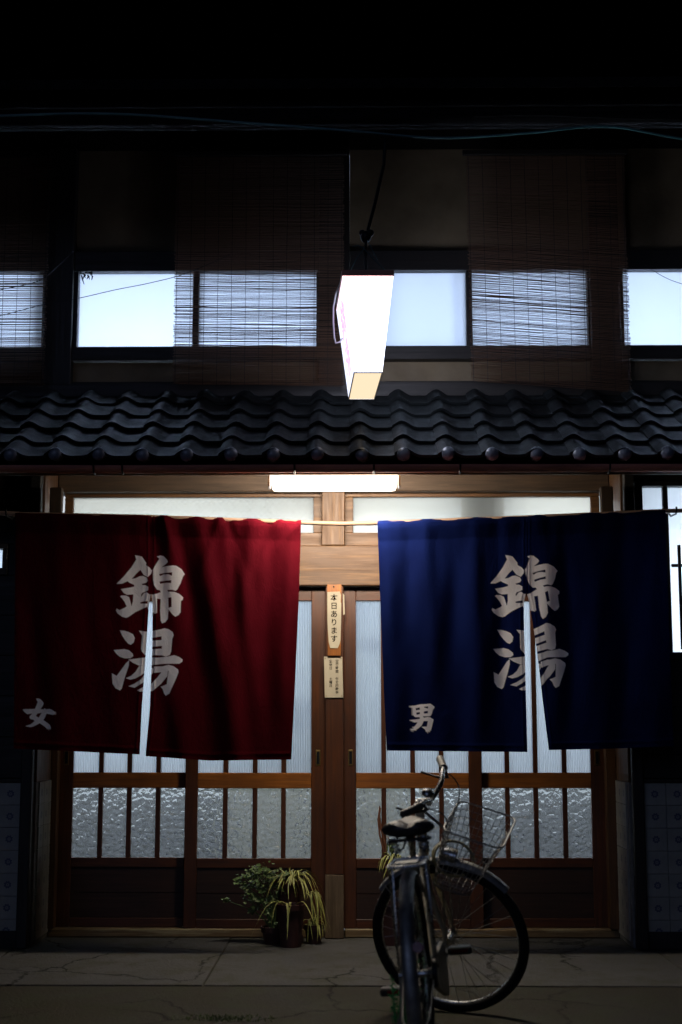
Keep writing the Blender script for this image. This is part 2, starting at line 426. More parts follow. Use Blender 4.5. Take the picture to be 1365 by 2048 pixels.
# sliding doors
zmr0, zmr1 = PZ(1576, YD), PZ(1545, YD)
zlp0 = PZ(1715, YD); zup1 = PZ(1203, YD)
def sliding_door(xa, xb, pa, pb, mull, y, label, hx):
    "xa..xb leaf, pa..pb glazed opening, mull = centres of the bars"
    z0, z1 = zs+.002, zl0-.002; t = .018
    fr = bb('sliding_door', M['stile_woodZ'], [(xa, pa, y-t, y+t, z0, z1), (pb, xb, y-t, y+t, z0, z1)], label=label)
    for zz0, zz1, nm in ((zmr0, zmr1, 'middle_rail'), (zup1, z1, 'top_rail'), (z0, z0+.05, 'bottom_rail'), (zlp0-.055, zlp0, 'lower_rail')):
        bb(nm, M['red_woodX' if nm == 'middle_rail' else 'stile_woodX'], [(pa, pb, y-t+.001, y+t-.001, zz0, zz1)], fr)
    pn = (pb-pa)/3
    for i in range(3):
        bb('board', M['dark_woodX'] if i else M['red_woodX'], [(pa+.001, pb-.001, y-.006-.001*i, y+.006, z0+.05+i*.0, z0+.05)], fr, 0) if False else None
    hb = (zlp0-.055 - (z0+.05))
    for i in range(2):
        bb('bottom_board', M['bottom_wood'], [(pa-.002, pb+.002, y-.008-.002*i, y+.006, z0+.05+hb/2*i, z0+.05+hb/2*(i+1)-(.0 if i else .0))], fr, .0015)
    bb('bottom_backing', M['dark_woodX'], [(pa-.003, pb+.003, y+.0065, y+.012, z0+.04, zlp0-.02)], fr, 0)
    edges = [pa] + mull + [pb]; hw = .0135
    for mx in mull:
        bb('glazing_bar', M['stile_woodZ'], [(mx-hw, mx+hw, y-t+.003, y+t-.003, zlp0, zmr0)], fr, .002)
        bb('glazing_bar', M['stile_woodZ'], [(mx-hw, mx+hw, y-t+.003, y+t-.003, zmr1, zup1)], fr, .002)
    for i in range(len(edges)-1):
        e0 = edges[i] + (hw if i else 0); e1 = edges[i+1] - (hw if i < len(edges)-2 else 0)
        for zz0, zz1, mm in ((zlp0, zmr0, 'hammer'), (zmr1, zup1, 'rib')):
            bb('glass_pane', M[mm], [(e0, e1, y, y+.003, zz0, zz1)], fr, 0)
    hz = PZ(1515, YD)
    hd = MB(); hd.box(hx-.014, hx+.014, y-t-.003, y-t+.002, hz-.045, hz+.045); hd.build('door_pull', M['brass'], fr, bevel=.002, xf=BI)
    hd = MB(); hd.box(hx-.008, hx+.008, y-t-.0045, y-t-.0031, hz-.035, hz+.035); hd.build('pull_recess', M['black_metal'], fr, xf=BI)
def L_(*a): return [dx(q) for q in a]
sliding_door(dx(119)-.003, dx(392), dx(145), dx(370), L_(201, 258, 316), 8.405, 'leftmost glazed sliding door leaf', dx(131))
sliding_door(dx(372), dx(652)+.003, dx(397), dx(623), L_(452, 511, 568), 8.362, 'glazed sliding door leaf left of the centre post', dx(637))
sliding_door(dx(688)-.003, dx(964), dx(713), dx(938), L_(768, 826, 883), 8.362, 'glazed sliding door leaf right of the centre post', dx(702))
sliding_door(dx(940), dx(1210)+.003, dx(962), dx(1184), L_(1016, 1073, 1131), 8.405, 'rightmost glazed sliding door leaf', dx(1197))

# recess side walls with tiles
tsz = .1215; t0 = MB(); t0.box(-tsz/2+.0012, tsz/2-.0012, -.004, .006, -tsz/2+.0012, tsz/2-.0012)
tile0 = t0.build('tile', M['tile'], B, bevel=.0012)
ztt = PZ(1565, YO)      # top of the tile
zt_b = ztt - 7*tsz
first = [True]
def put_tile(x, y, z, rz, parent):
    j = lambda s: random.uniform(-s, s)
    o = tile0 if first[0] else share(tile0)
    first[0] = False; o.parent = parent
    o.location = (x, y - YD, z); o.rotation_euler = (j(.006), j(.006), rz + j(.006))
    return o
for sx, rz in ((XL, R(90)), (XR, R(-90))):
    sgn = -1 if sx < 0 else 1
    wl = bb('recess_wall', M['grout'], [(min(sx, sx+sgn*.07), max(sx, sx+sgn*.07), YO+.001, 8.5, .008, ztt-.001)])
    bb('recess_panel', M['tan_woodZ'], [(min(sx, sx+sgn*.07), max(sx, sx+sgn*.07), YO+.001, 8.5, ztt, zt1+.121)])
    bb('recess_panel', M['dark_woodX'], [(min(sx, sx+sgn*.07), max(sx, sx+sgn*.07), YO+.001, 8.198, zt1+.1215, zE-.02)])
    for c in range(3):
        for r_ in range(7):
            put_tile(sx - sgn*.004, YO+.055+tsz*(c+.5), ztt-tsz*(r_+.5), rz, wl)
# piers, outer walls
xpl0, xpr1 = PX(42, 1700, YO), PX(1288, 1700, YO)
zso = PZ(1870, YO)
zwin0, zwin1 = PZ(1305, YO), PZ(975, YO)
bb('pier', M['dark_woodZ'], [(xpl0, XL-.072+.06, YO-.06, YO, .008, zE)], bevel=.006)
bb('pier', M['dark_woodZ'], [(XR+.012, xpr1, YO-.06, YO, .008, zE)], bevel=.006)
for (x0, x1, cols, side) in ((-4.5, xpl0-.001, 5, -1), (xpr1+.001, 4.5, 5, 1)):
    wl = bb('tiled_wall', M['grout'], [(x0, x1, YO-.01, YO+.10, .10, ztt)], bevel=0)
    bb('plinth', M['dark_plaster'], [(x0, x1, YO-.025, YO+.1, .007, .099)])
    n_c = 8
    for c in range(n_c):
        xx = (x1 - tsz*(c+.5)) if side < 0 else (x0 + tsz*(c+.5) + .004)
        for r_ in range(7):
            put_tile(xx, YO-.013, ztt-tsz*(r_+.5), 0, wl)
    bb('wall_cap', M['dark_woodX'], [(x0, x1, YO-.03, YO+.1, ztt+.001, ztt+.022)])
# right outer lit window with bars and boards below it
def side_window(xa, xb, z0, z1, bars, hb, wall_x0, wall_x1, label):
    for k in range(5):
        h = (z0-.04 - (ztt+.024))/5
        bb('wall_board', M['dark_woodX'], [(wall_x0, wall_x1, YO-.012-.002*(k % 2), YO+.04, ztt+.024+h*k+.001, ztt+.024+h*(k+1)-.001)], bevel=.002)
    bb('wall_board', M['dark_woodX'], [(wall_x0, wall_x1, YO-.012, YO+.04, z1+.03, zE)], bevel=.002)
    bb('wall_backing', M['dark_plaster'], [(wall_x0, wall_x1, YO+.041, YO+.07, ztt+.001, z0-.02), (wall_x0, wall_x1, YO+.041, YO+.07, z1+.015, zE), (wall_x0, xa-.015, YO+.041, YO+.07, z0-.02, z1+.015), (xb+.015, wall_x1, YO+.041, YO+.07, z0-.02, z1+.015)], bevel=0)
    for q in ((wall_x0, xa-.03), (xb+.03, wall_x1)):
        if q[1]-q[0] > .02: bb('wall_board', M['dark_woodZ'], [(q[0], q[1], YO-.011, YO+.04, z0-.04, z1+.03)], bevel=.002)
    fr = bb('window', M['dark_woodX'], [(xa-.03, xb+.03, YO-.03, YO+.04, z0-.039, z0), (xa-.03, xb+.03, YO-.03, YO+.04, z1, z1+.029),
                                        (xa-.03, xa, YO-.028, YO+.038, z0, z1), (xb, xb+.03, YO-.028, YO+.038, z0, z1)], label=label)
    bb('glass_pane', M['frost'], [(xa, xb, YO+.03, YO+.034, z0, z1)], fr, 0)
    for x_ in bars: bb('window_bar', M['dark_woodZ'], [(x_-.014, x_+.014, YO-.022, YO+.01, z0, z1)], fr, .002)
    for (z_, xx0, xx1) in hb: bb('cross_bar', M['dark_woodX'], [(xx0, xx1, YO-.034, YO-.0225, z_-.009, z_+.009)], fr, .002)
wx = lambda p, q=1100: PX(p, q, YO)
side_window(wx(1287), wx(1287)+1.25, zwin0, zwin1, [wx(1333), wx(1333)+.33, wx(1333)+.66], [(PZ(1133, YO), wx(1340), wx(1340)+.3)], xpr1+.001, 4.5, 'lit side window right of the entrance')
side_window(-3.2, wx(8), PZ(1136, YO), PZ(1098, YO), [], [], -4.5, xpl0-.001, 'lit side window left of the entrance')
vb = MB(); vb.box(wx(1352), wx(1358), YO-.05, YO-.0345, PZ(1300, YO), PZ(1093, YO)); vb.build('window_bar', M['dark_woodZ'], B, bevel=.002, xf=BI)
# pillar heads below the eave
for p in (120, 1208):
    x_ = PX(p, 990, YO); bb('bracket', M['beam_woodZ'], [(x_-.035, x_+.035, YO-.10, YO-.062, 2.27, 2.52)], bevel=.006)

# ---------------- upper storey wall
zu = lambda y: PZ(y, YU)
ux = lambda p, q=620: PX(p, q, YU)
ZT, ZH1, ZH0, ZW1, ZW0, ZS0, ZP0 = zu(300), zu(506), zu(510), zu(546), zu(697), zu(724), zu(766)
posts = [(-(480), -388), (92, 150), (638, 700), (1178, 1237), (1712, 1775)]
bays = []
for i, (a, b_) in enumerate(posts):
    bb('upper_post', M['dark_woodZ'], [(ux(a), ux(b_), YU-.07, YU+.08, zE-.02, ZT)], bevel=.005)
for i in range(len(posts)-1):
    x0, x1 = ux(posts[i][1])+.001, ux(posts[i+1][0])-.001
    bays.append((x0, x1))
    bb('plaster_wall', M['plaster'], [(x0, x1, YU, YU+.08, ZH1, ZT)], bevel=0)
    bb('plaster_wall', M['plaster'], [(x0, x1, YU, YU+.08, ZP0, ZS0-.001)], bevel=0)
    bb('wall_plate', M['dark_woodX'], [(x0, x1, YU-.05, YU+.08, zE-.02, ZP0-.001)], bevel=.004)
    fr = bb('upper_window', M['dark_woodX'], [(x0, x1, YU-.05, YU+.06, ZW1, ZH1-.001), (x0, x1, YU-.06, YU+.06, ZS0, ZW0),
                                     (x0, x0+.025, YU-.04, YU+.05, ZW0, ZW1), (x1-.012, x1, YU-.04, YU+.05, ZW0, ZW1)])
    xm = (x0+x1)/2
    bb('mullion', M['dark_woodZ'], [(xm-.02, xm+.016, YU-.035, YU+.04, ZW0, ZW1)], fr)
    bb('glass_pane', M['frost'], [(x0+.025, xm-.02, YU+.01, YU+.014, ZW0, ZW1)], fr, 0)
    bb('glass_pane', M['frost'], [(xm+.016, x1-.012, YU+.01, YU+.014, ZW0, ZW1)], fr, 0)
bb('outer_wall', M['dark_plaster'], [(-4.5, ux(-480)-.001, YU, YU+.08, zE, ZT), (ux(1775)+.001, 4.5, YU, YU+.08, zE, ZT)], bevel=0)
bb('outer_wall', M['dark_plaster'], [(-4.5, -4.42, YU+.08, 12.5, 0, ZT), (4.42, 4.5, YU+.08, 12.5, 0, ZT), (-4.5, 4.5, 12.5, 12.6, 0, ZT)], bevel=0)
# top eave
top = bb('upper_roof', M['near_black'], [(-4.9, 4.9, 7.42, 7.46, 4.45, 4.56)], bevel=.004)
def slopebox(name, m, x0, x1, ya, za, yb, zb, t, parent, bevel=.003):
    mb = MB(); mb.add([(x0,ya,za),(x1,ya,za),(x1,yb,zb),(x0,yb,zb),(x0,ya,za+t),(x1,ya,za+t),(x1,yb,zb+t),(x0,yb,zb+t)],
                      [(0,3,2,1),(4,5,6,7),(0,1,5,4),(1,2,6,5),(2,3,7,6),(3,0,4,7)])
    return mb.build(name, m, parent, bevel=bevel, xf=BI)
slopebox('soffit_board', M['near_black'], -4.9, 4.9, 7.40, 4.565, 10.5, 5.95, .05, top)
slopebox('soffit_board', M['near_black'], -4.95, 4.95, 7.30, 4.62, 10.5, 6.05, .06, top)
slopebox('soffit_board', M['near_black'], -4.95, 4.95, 10.5, 6.05, 13.0, 4.9, .06, top)
for i in range(23):
    x_ = -4.4 + i*.4
    slopebox('rafter', M['near_black'], x_-.025, x_+.025, 7.47, 4.53, 8.29, 4.87, .055, top, .003)
rg = MB(); rg.tube([(-4.9, 7.36, 4.47), (4.9, 7.36, 4.47)], .038, 12); rg.build('upper_gutter', M['near_black'], B, True, xf=BI)
bb('plaster_wall', M['dark_woodX'], [(-4.4, 4.4, YU+.001, YU+.079, ZT+.001, 4.95)], bevel=0)

# ---------------- canopy roof
YE, ZEV = 7.24, 2.565       # eave edge
slope = math.atan2(3.16-ZEV, 8.27-YE)
def on_roof(d, up=0):     # d metres up the slope from the eave
    return (YE + d*cos(slope) - up*sin(slope), ZEV + d*sin(slope) + up*cos(slope))
rl = (8.27-YE)/cos(slope)
yb_, zb_ = on_roof(rl-.0, -.05); ya_, za_ = on_roof(.03, -.05)
roof = slopebox('canopy_roof', M['dark_woodX'], -4.6, 4.6, ya_, za_-.02, 8.225, zb_-.02, .02, B)
roof['label'] = 'tiled canopy roof over the entrance'
ya2, za2 = on_roof(.06, -.12); 
for i in range(24):
    x_ = -4.4 + i*.385
    y0, z0 = on_roof(.05, -.105); 
    slopebox('rafter', M['tan_woodY'], x_-.024, x_+.024, y0, z0, 8.195, z0+(8.195-y0)*math.tan(slope), .055, roof, .003)
bb('eave_fascia', M['tan_woodX'], [(-4.6, 4.6, YE+.035, YE+.06, ZEV-.078, ZEV-.035)], roof)
cw = .2265; tl = .232
def tile_mesh():
    mb = MB(); n = 14; th = .016; L = .27
    prof = []
    for i in range(n+1):
        u = i/n; x = (u-.5)*cw*1.06
        ph = 2*pi*(u - .22)
        z = .019*math.cos(ph) + .006*math.cos(2*ph)
        prof.append((x, z))
    v = []
    for (y, dz) in ((0, .018), (L, -.006)):
        for x, z in prof: v.append((x, y, z+dz))
        for x, z in prof: v.append((x, y, z+dz-th))
    k = n+1; f = []
    for i in range(n):
        f.append((i, i+1, 2*k+i+1, 2*k+i)); f.append((k+i, 3*k+i, 3*k+i+1, k+i+1)); f.append((i, k+i, k+i+1, i+1))
    f += [(0, 2*k, 3*k, k), (n, k+n, 3*k+n, 2*k+n)]
    mb.add(v, f); return mb
tm = tile_mesh().build('roof_tile', M['roof'], roof, smooth=True)
capm = MB(); capm.ball((0, 0, 0), .036, .022, .036, 16, 8); capm.tube([(0, .0, 0), (0, .05, 0)], .033, 14)
cap0 = capm.build('eave_tile_cap', simple('glazed_cap_clay', (.12, .135, .16), .3, var=.6, scale=14, bumps=.3, spec=.8), roof, smooth=True)
x00 = PX(25, 900, YE)
k0 = -int((x00+4.4)/cw); firstt = True
for c in range(k0, k0+39):
    xx = x00 + c*cw
    if xx > 4.5: break
    for r_ in range(6):
        if r_*tl > rl-.1: break
        y, z = on_roof(r_*tl + random.uniform(-.004, .004), .012)
        o = tm if firstt else share(tm); firstt = False
        o.location = (xx + cw*.28 + random.uniform(-.003,.003), y-YD, z+random.uniform(-.002, .002))
        o.rotation_euler = (slope + random.uniform(-.012, .012), random.uniform(-.012, .012), random.uniform(-.012, .012))
    o = cap0 if c == k0 else share(cap0)
    o.location = (xx + random.uniform(-.006, .006), YE-.012-YD, ZEV+.022 + random.uniform(-.004, .004)); o.rotation_euler = (random.uniform(-.2,.2), 0, random.uniform(-.2,.2))
bb('flashing_board', M['dark_woodX'], [(-4.5, 4.5, 8.2, 8.24, 3.12, 3.2)], roof)
# gutter : half-round trough with brackets
gt = MB(); rr = .036; pr = []
for i in range(13):
    a = pi + pi*i/12; pr.append((cos(a)*rr, sin(a)*rr))
pr += [(x*.88, z*.88) for x, z in reversed(pr)]
xsg = [-4.6 + .23*i for i in range(41)]
v = []; f = []
for i, x in enumerate(xsg):
    sag = .003*noise.noise(Vector((x*1.3, 0, 5)))
    for (y, z) in pr: v.append((x, YE-.035+y, ZEV-.045+z+sag))
n_ = len(pr)
for i in range(len(xsg)-1):
    for k in range(n_): f.append((i*n_+k, i*n_+(k+1) % n_, (i+1)*n_+(k+1) % n_, (i+1)*n_+k))
f += [tuple(range(n_)), tuple((len(xsg)-1)*n_+k for k in range(n_-1, -1, -1))]
gt.add(v, f); gut = gt.build('gutter', M['gutter'], B, smooth=True, xf=BI)
for p in (-300, 190, 247, 590, 748, 920, 1218, 1650):
    x_ = PX(p, 935, YE-.035); g2 = MB()
    pts = [(x_, YE-.035+cos(a)*.041, ZEV-.045+sin(a)*.041) for a in [pi + pi*i/8 for i in range(9)]] + [(x_, YE+.02, ZEV-.03), (x_, YE+.04, ZEV-.06)]
    g2.tube(pts, .005, 6); g2.build('gutter_bracket', M['black_metal'], gut, smooth=True, xf=BI)

# ---------------- interior
it = MB()
it.box(-4.4, 4.4, 8.47, 12.4, -.02, .03)
it.build('interior_floor', wood('dark_floorboards', (.01,.011,.014), (.025,.027,.033), 'Y', .35), B, xf=BI)
it = MB(); it.box(-2.6, 2.4, 10.9, 10.95, .03, 2.93); it.box(-2.65, -2.6, 8.5, 10.95, .03, 2.93); it.box(2.4, 2.45, 8.5, 10.95, .03, 2.93)
it.build('interior_wall', M['interior'], B, xf=BI)
it = MB(); it.box(-4.4, 4.4, 8.52, 12.4, 2.935, 3.0); it.build('interior_ceiling', M['interior'], B, xf=BI)
it = MB(); it.box(-4.4, 4.4, 8.45, 12.4, 4.9, 4.94); it.box(-4.4, 4.4, 11.2, 11.25, 3.0, 4.9); it.build('interior_wall', M['interior'], B, xf=BI)
bb('interior_post', M['tan_woodZ'], [(PX(922, 1010, 8.56), PX(1008, 1010, 8.56), 8.54, 8.66, 1.9, 2.93)])
bb('interior_beam', M['pale_woodZ'], [(-2.3, XC, 10.3, 10.36, 2.43, 2.50)])
bb('interior_wainscot', M['grout'], [(-2.6, 2.4, 10.87, 10.899, .03, .75)])
bb('interior_partition', simple('olive_beige_screen', (.42, .41, .33), .8, var=.1, scale=3, bumps=0), [(PX(452, 1640, 10.2), PX(640, 1640, 10.2), 10.2, 10.23, .03, 1.9), (PX(700, 1640, 10.2), PX(828, 1640, 10.2), 10.2, 10.23, .03, 1.9)])
for (nm, p, y, q, m, w_, h_) in (('yellow_box', 610, 1430, 8.9, 'yellow', .13, .2), ('red_box', 745, 1290, 8.8, 'red_card', .14, .07)):
    c = P(p, y, q); c.z = c.z
    s_ = bb('shelf_box', M[m], [(c.x-w_/2, c.x+w_/2, q, q+.1, c.z-h_/2, c.z+h_/2)])
def area(name, loc, rot, sx, sy, energy, color):
    ld = bpy.data.lights.new(name, 'AREA'); ld.shape = 'RECTANGLE'; ld.size = sx; ld.size_y = sy; ld.energy = energy; ld.color = color
    o = bpy.data.objects.new(name, ld); link(o); o.location = loc; o.rotation_euler = rot; return o
COOL = (.64, .76, 1.0)
# ceiling lamps of the changing rooms, tubes of the upper hall
area('ceiling_lamp', (-1.25, 9.7, 2.86), (0, 0, 0), 1.1, .3, 122, (.84, .92, 1.0))
area('ceiling_lamp', (.95, 9.7, 2.86), (0, 0, 0), 1.1, .3, 116, (.84, .92, 1.0))
def unseen_tube(x, y, z, e, s=.6):
    area('unseen_tube', (x, y, z), (R(104), 0, R(180)), s, .1, e, COOL)
unseen_tube(ux(262), 8.66, 3.36, 190)
unseen_tube(ux(520), 9.3, 3.2, 10)
unseen_tube(ux(850), 9.2, 3.2, 5)
unseen_tube(ux(1080), 9.2, 3.2, 20)
unseen_tube(ux(1340), 8.70, 3.32, 62)
area('unseen_tube', (PX(390, 1040, 9), 9.0, 2.45), (R(82), 0, R(180)), 1.2, .08, 6, (.8, .9, 1.0))  # two unseen tubes added to brighten the transom panes
area('unseen_tube', (PX(950, 1040, 9), 9.0, 2.45), (R(82), 0, R(180)), 1.2, .08, 6, (.8, .9, 1.0))
unseen_tube(ux(0), 8.85, 3.25, 22)
area('side_room_lamp', (wx(1400), 8.7, 1.9), (R(90), 0, R(180)), .8, .8, 9, (.8, .9, 1.0))
area('side_room_lamp', (wx(-60), 8.6, 1.9), (R(90), 0, R(180)), .6, .6, 4, (.62, .8, 1.0))

# ------------------------------------------------------------------ sudare blinds
def sudare(px0, px1, pyt, pyb, Y, tilt, label, seed, skew=0, gap=.0068):
    rnd = random.Random(seed)
    zt, zb = PZ(pyt, Y), PZ(pyb, Y)
    x0, x1 = PX(px0, 620, Y), PX(px1, 620, Y); xc = (x0+x1)/2
    r = thing('reed_blind', label, 'blind', (xc, Y, zt), group='reed blinds hanging before the upper windows')
    reeds = MB(); z = zt - .02; i = 0
    zz = zt-.02
    while zz > zb:
        rad = rnd.choice([.0016, .0019, .0022, .0022, .0026, .0031]); ns = 12; pts = []
        dxl = rnd.uniform(-.006, .006); sag = rnd.uniform(-.003, .003)
        ph = rnd.uniform(0, 100)
        tl_ = tilt * min(1, (zt-zz)/.5)
        for k in range(ns+1):
            u = k/ns; x = x0 + (x1-x0)*u + dxl + skew*(zt-zz)*(1-u)
            wob = .0035*noise.noise(Vector((u*3, ph, 0))) + .0022*noise.noise(Vector((u*11, ph, 9)))
            pts.append((x-xc, .004*noise.noise(Vector((u*2, zz*3, 4))), zz-zt + wob + sag*(u-.5) - tl_*(u-.5)*(x1-x0)))
        reeds.tube(pts, rad, 4)
        zz -= gap*rnd.choice([1, 1, 1, 1.05, 1.3, .86]); i += 1
    ro = reeds.build('reeds', M['reed'], r); ro['kind'] = 'stuff'
    n = max(3, int((x1-x0)/.083))
    for k in range(n+1):
        x = x0 + .012 + (x1-x0-.024)*k/n; pts = []
        for q in range(24):
            u = q/23; zz = zt - (zt-zb)*u
            pts.append((x-xc + .003*noise.noise(Vector((k*7.1, u*5, seed))) + skew*(zt-zz)*(1-k/n), -.0035, zz-zt - tilt*min(1,(zt-zz)/.5)*((k/n)-.5)*(x1-x0)))
        th = MB(); th.tube(pts, .0014, 5); th.build('thread', M['thread'], r)
    hb = MB(); hb.box(x0-xc-.02, x1-xc+.02, -.012, .012, -.012, .018); hb.build('hanging_bar', M['dark_woodX'], r, bevel=.003)
    return r
YB = 8.14
sudare(-330, 93, 308, 770, YB, .0, 'brown reed blind left of the dark post at the photo\'s left edge', 1, gap=.0080)
sudare(349, 688, 308, 770, YB, .012, 'brown reed blind between the bare white window and the hanging sign', 2)
sudare(936, 1258, 308, 775, YB, .075, 'brown reed blind with slanting frayed reeds right of the sign', 3, skew=.012, gap=.0070)

# ------------------------------------------------------------------ brush characters as printed mask
K_A = [(425,183),(470,190),(510,200),(560,275),(558,305),(600,330),(630,370),(620,405),(580,447),(530,420),(490,360),(440,405),(385,468),(430,462),(480,437),(520,433),(570,455),(582,490),(560,515),(505,530),(515,543),(550,545),(585,565),(583,605),(555,622),(515,635),(497,660),(500,683),(535,640),(565,630),(600,655),(605,700),(575,735),(520,742),(488,752),(492,765),(560,768),(600,770),(590,795),(500,835),(430,868),(350,925),(320,938),(270,925),(215,885),(195,850),(205,825),(240,845),(300,818),(325,800),(300,745),(270,705),(245,680),(265,668),(320,670),(355,690),(370,740),(383,798),(400,740),(405,655),(330,660),(290,640),(255,592),(290,585),(360,575),(415,560),(415,540),(360,515),(335,497),(270,527),(205,530),(215,515),(290,440),(380,330),(440,235)]
K_B = [(688,200),(730,185),(770,195),(815,240),(822,265),(800,290),(745,328),(800,318),(885,308),(925,313),(985,350),(1022,410),(1000,440),(975,520),(935,595),(915,612),(870,600),(815,602),(830,640),(740,640),(725,605),(690,597),(655,545),(640,480),(640,360),(690,270),(718,225)]
K_C = [(600,655),(645,658),(700,642),(740,628),(840,625),(905,628),(960,650),(1005,690),(1000,720),(978,735),(975,870),(950,905),(912,925),(880,900),(830,838),(822,950),(790,990),(750,1005),(735,970),(728,860),(735,712),(690,705),(690,878),(668,890),(640,872),(590,850),(575,800),(578,700)]
H = [[(715,410),(780,398),(875,390),(872,432),(830,415),(770,415),(725,435)], [(722,500),(800,490),(865,485),(862,520),(800,517),(725,528)], [(825,695),(865,690),(868,805),(830,820)]]
K_D = [(243,1090),(290,1092),(350,1108),(400,1135),(425,1180),(410,1235),(375,1262),(345,1250),(310,1210),(270,1150)]
K_E = [(168,1325),(250,1318),(300,1313),(355,1330),(400,1370),(405,1400),(370,1425),(300,1425),(240,1405),(200,1370)]
K_F = [(147,1605),(205,1637),(240,1590),(320,1480),(355,1450),(352,1510),(305,1650),(280,1740),(265,1790),(245,1812),(190,1785),(155,1730)]
K_G = [(473,1092),(500,1095),(560,1105),(650,1095),(740,1075),(780,1063),(830,1075),(880,1108),(893,1145),(875,1190),(862,1340),(845,1385),(800,1405),(750,1390),(640,1385),(600,1392),(545,1385),(505,1340),(498,1310),(510,1150)]
H2 = [[(590,1182),(745,1160),(745,1205),(590,1218)], [(590,1290),(750,1275),(750,1308),(590,1320)]]
K_H = [(345,1440),(430,1430),(560,1415),(700,1418),(820,1405),(900,1387),(960,1410),(1000,1440),(995,1465),(960,1490),(860,1490),(760,1492),(690,1500),(560,1510),(480,1515),(400,1480)]
K_I = [(475,1520),(600,1500),(590,1560),(500,1630),(430,1668),(370,1683),(315,1665),(380,1635),(430,1590)]
K_J = [(600,1530),(650,1550),(640,1600),(560,1690),(480,1745),(420,1780),(345,1762),(420,1730),(500,1680),(550,1610)]
K_K = [(750,1530),(825,1560),(815,1640),(740,1730),(640,1815),(600,1825),(480,1825),(450,1812),(530,1770),(620,1735),(690,1660),(745,1590)]
K_L = [(650,1525),(760,1522),(830,1505),(890,1520),(945,1560),(950,1590),(920,1670),(870,1780),(840,1850),(795,1875),(775,1850),(760,1800),(735,1768),(780,1750),(808,1735),(830,1575),(745,1592),(650,1600)]
NISHIKI_YU = ([K_A, K_B, K_C, K_D, K_E, K_F, K_G, K_H, K_I, K_J, K_K, K_L], H, H2)
ONNA = [(578,235),(640,228),(700,250),(760,310),(790,360),(770,420),(700,525),(790,525),(810,500),(860,525),(960,520),(1010,535),(1080,580),(1105,630),(1080,675),(1030,680),(960,660),(870,645),(830,740),(780,820),(900,900),(960,950),(995,1020),(985,1070),(930,1085),(880,1055),(820,1000),(680,905),(600,950),(500,1000),(420,1015),(290,990),(330,965),(430,940),(540,850),(510,810),(430,795),(395,750),(410,710),(480,640),(340,660),(260,600),(215,540),(240,520),(400,520),(550,515),(600,400),(625,320),(600,280)]
ONNA_H = [[(620,640),(740,618),(650,755),(575,705)]]
OTOKO = [(258,300),(420,285),(560,255),(760,245),(830,238),(880,265),(950,325),(935,365),(905,400),(880,500),(850,565),(800,580),(630,580),(660,620),(760,600),(830,610),(920,670),(910,720),(880,850),(850,960),(800,1010),(755,1025),(715,1000),(690,940),(590,865),(740,860),(770,710),(655,710),(600,830),(520,900),(430,960),(320,985),(270,970),(360,900),(430,830),(490,745),(400,750),(330,720),(280,685),(400,670),(550,650),(545,605),(430,605),(390,580),(350,510),(330,390),(300,340)]
OTOKO_H = [[(435,360),(550,340),(548,400),(445,415)], [(455,480),(550,465),(552,520),(460,538)], [(660,320),(775,310),(768,370),(665,340)], [(660,450),(765,430),(765,500),(658,505)]]
def inside(poly, x, y):
    r = np.zeros(x.shape, bool); n = len(poly); j = n-1
    for i in range(n):
        xi, yi = poly[i]; xj, yj = poly[j]
        if yi != yj:
            c = ((yi > y) != (yj > y)) & (x < (xj-xi)*(y-yi)/(yj-yi)+xi)
            r ^= c
        j = i
    return r
def mask_big(x, y):
    polys, h1, h2 = NISHIKI_YU
    r = np.zeros(x.shape, bool)
    for i, p in enumerate(polys):
        q = inside(p, x, y)
        if i == 1 or i == 2:
            for h in h1: q &= ~inside(h, x, y)
        if i == 6:
            for h in h2: q &= ~inside(h, x, y)
        r |= q
    return r
def mask_one(poly, holes, x, y):
    r = inside(poly, x, y)
    for h in holes: r &= ~inside(h, x, y)
    return r
def red_print(px, py):
    return mask_big((px-200)*6.025, (py-1080)*6.024) | mask_one(ONNA, ONNA_H, (px-30)*13.65, (py-1380)*13.65)
def blue_print(px, py):
    x = (px-960)*6.025; y = (py-1080)*6.024
    dl = np.interp(y, [180, 525, 830, 1090, 1605], [-118, -76, -52, -30, 22]); 
    dr = np.interp(y, [200, 350, 610, 1070, 1360, 1780], [-120, -88, -45, 25, 70, 120])
    right = px > 1052 + np.interp(py, [1178, 1260, 1500], [0, 8, 30])
    xx = np.where(right, x - dr, x - dl)
    yy = np.where(right, y + np.interp(y, [200, 600, 1000, 1780], [10, 75, 65, 92])*np.clip((x-560)/250, 0, 1), y + np.interp(y, [200, 1600], [2, 16]))
    return mask_big(xx, yy) | mask_one(OTOKO, OTOKO_H, (px-800)*13.65, (py-1390)*13.65)

# ------------------------------------------------------------------ noren curtains
YN = 7.64
def rod_y(px): return np.interp(px, [-60, 32, 300, 603, 680, 755, 1053, 1335, 1420], [1019, 1024, 1030, 1041, 1043.5, 1042, 1031, 1018, 1016])
rodpts = [P(px, float(rod_y(px))+4, YN) for px in list(range(-60, 1440, 20))]
rod = thing('curtain_rod', 'slightly sagging pale bamboo rod carrying both door curtains under the lamp', 'rod', rodpts[0])
mb = MB(); rads = [.0118 + (.0016 if i % 9 == 4 else 0) for i in range(len(rodpts))]
mb.tube([p - rodpts[0] for p in rodpts], rads, 12); mb.build('bamboo_pole', M['bamboo'], rod, smooth=True)
for px in (14, 1352):
    c = P(px, float(rod_y(px))+4, YN) - rodpts[0]; h = MB()
    h.tube([(c.x, c.y+.27, c.z+.05), (c.x, c.y+.12, c.z-.012), (c.x, c.y-.0, c.z-.017), (c.x, c.y-.017, c.z-.004), (c.x, c.y-.018, c.z+.02)], .005, 8)
    h.build('rod_hook', M['black_metal'], rod, smooth=True)

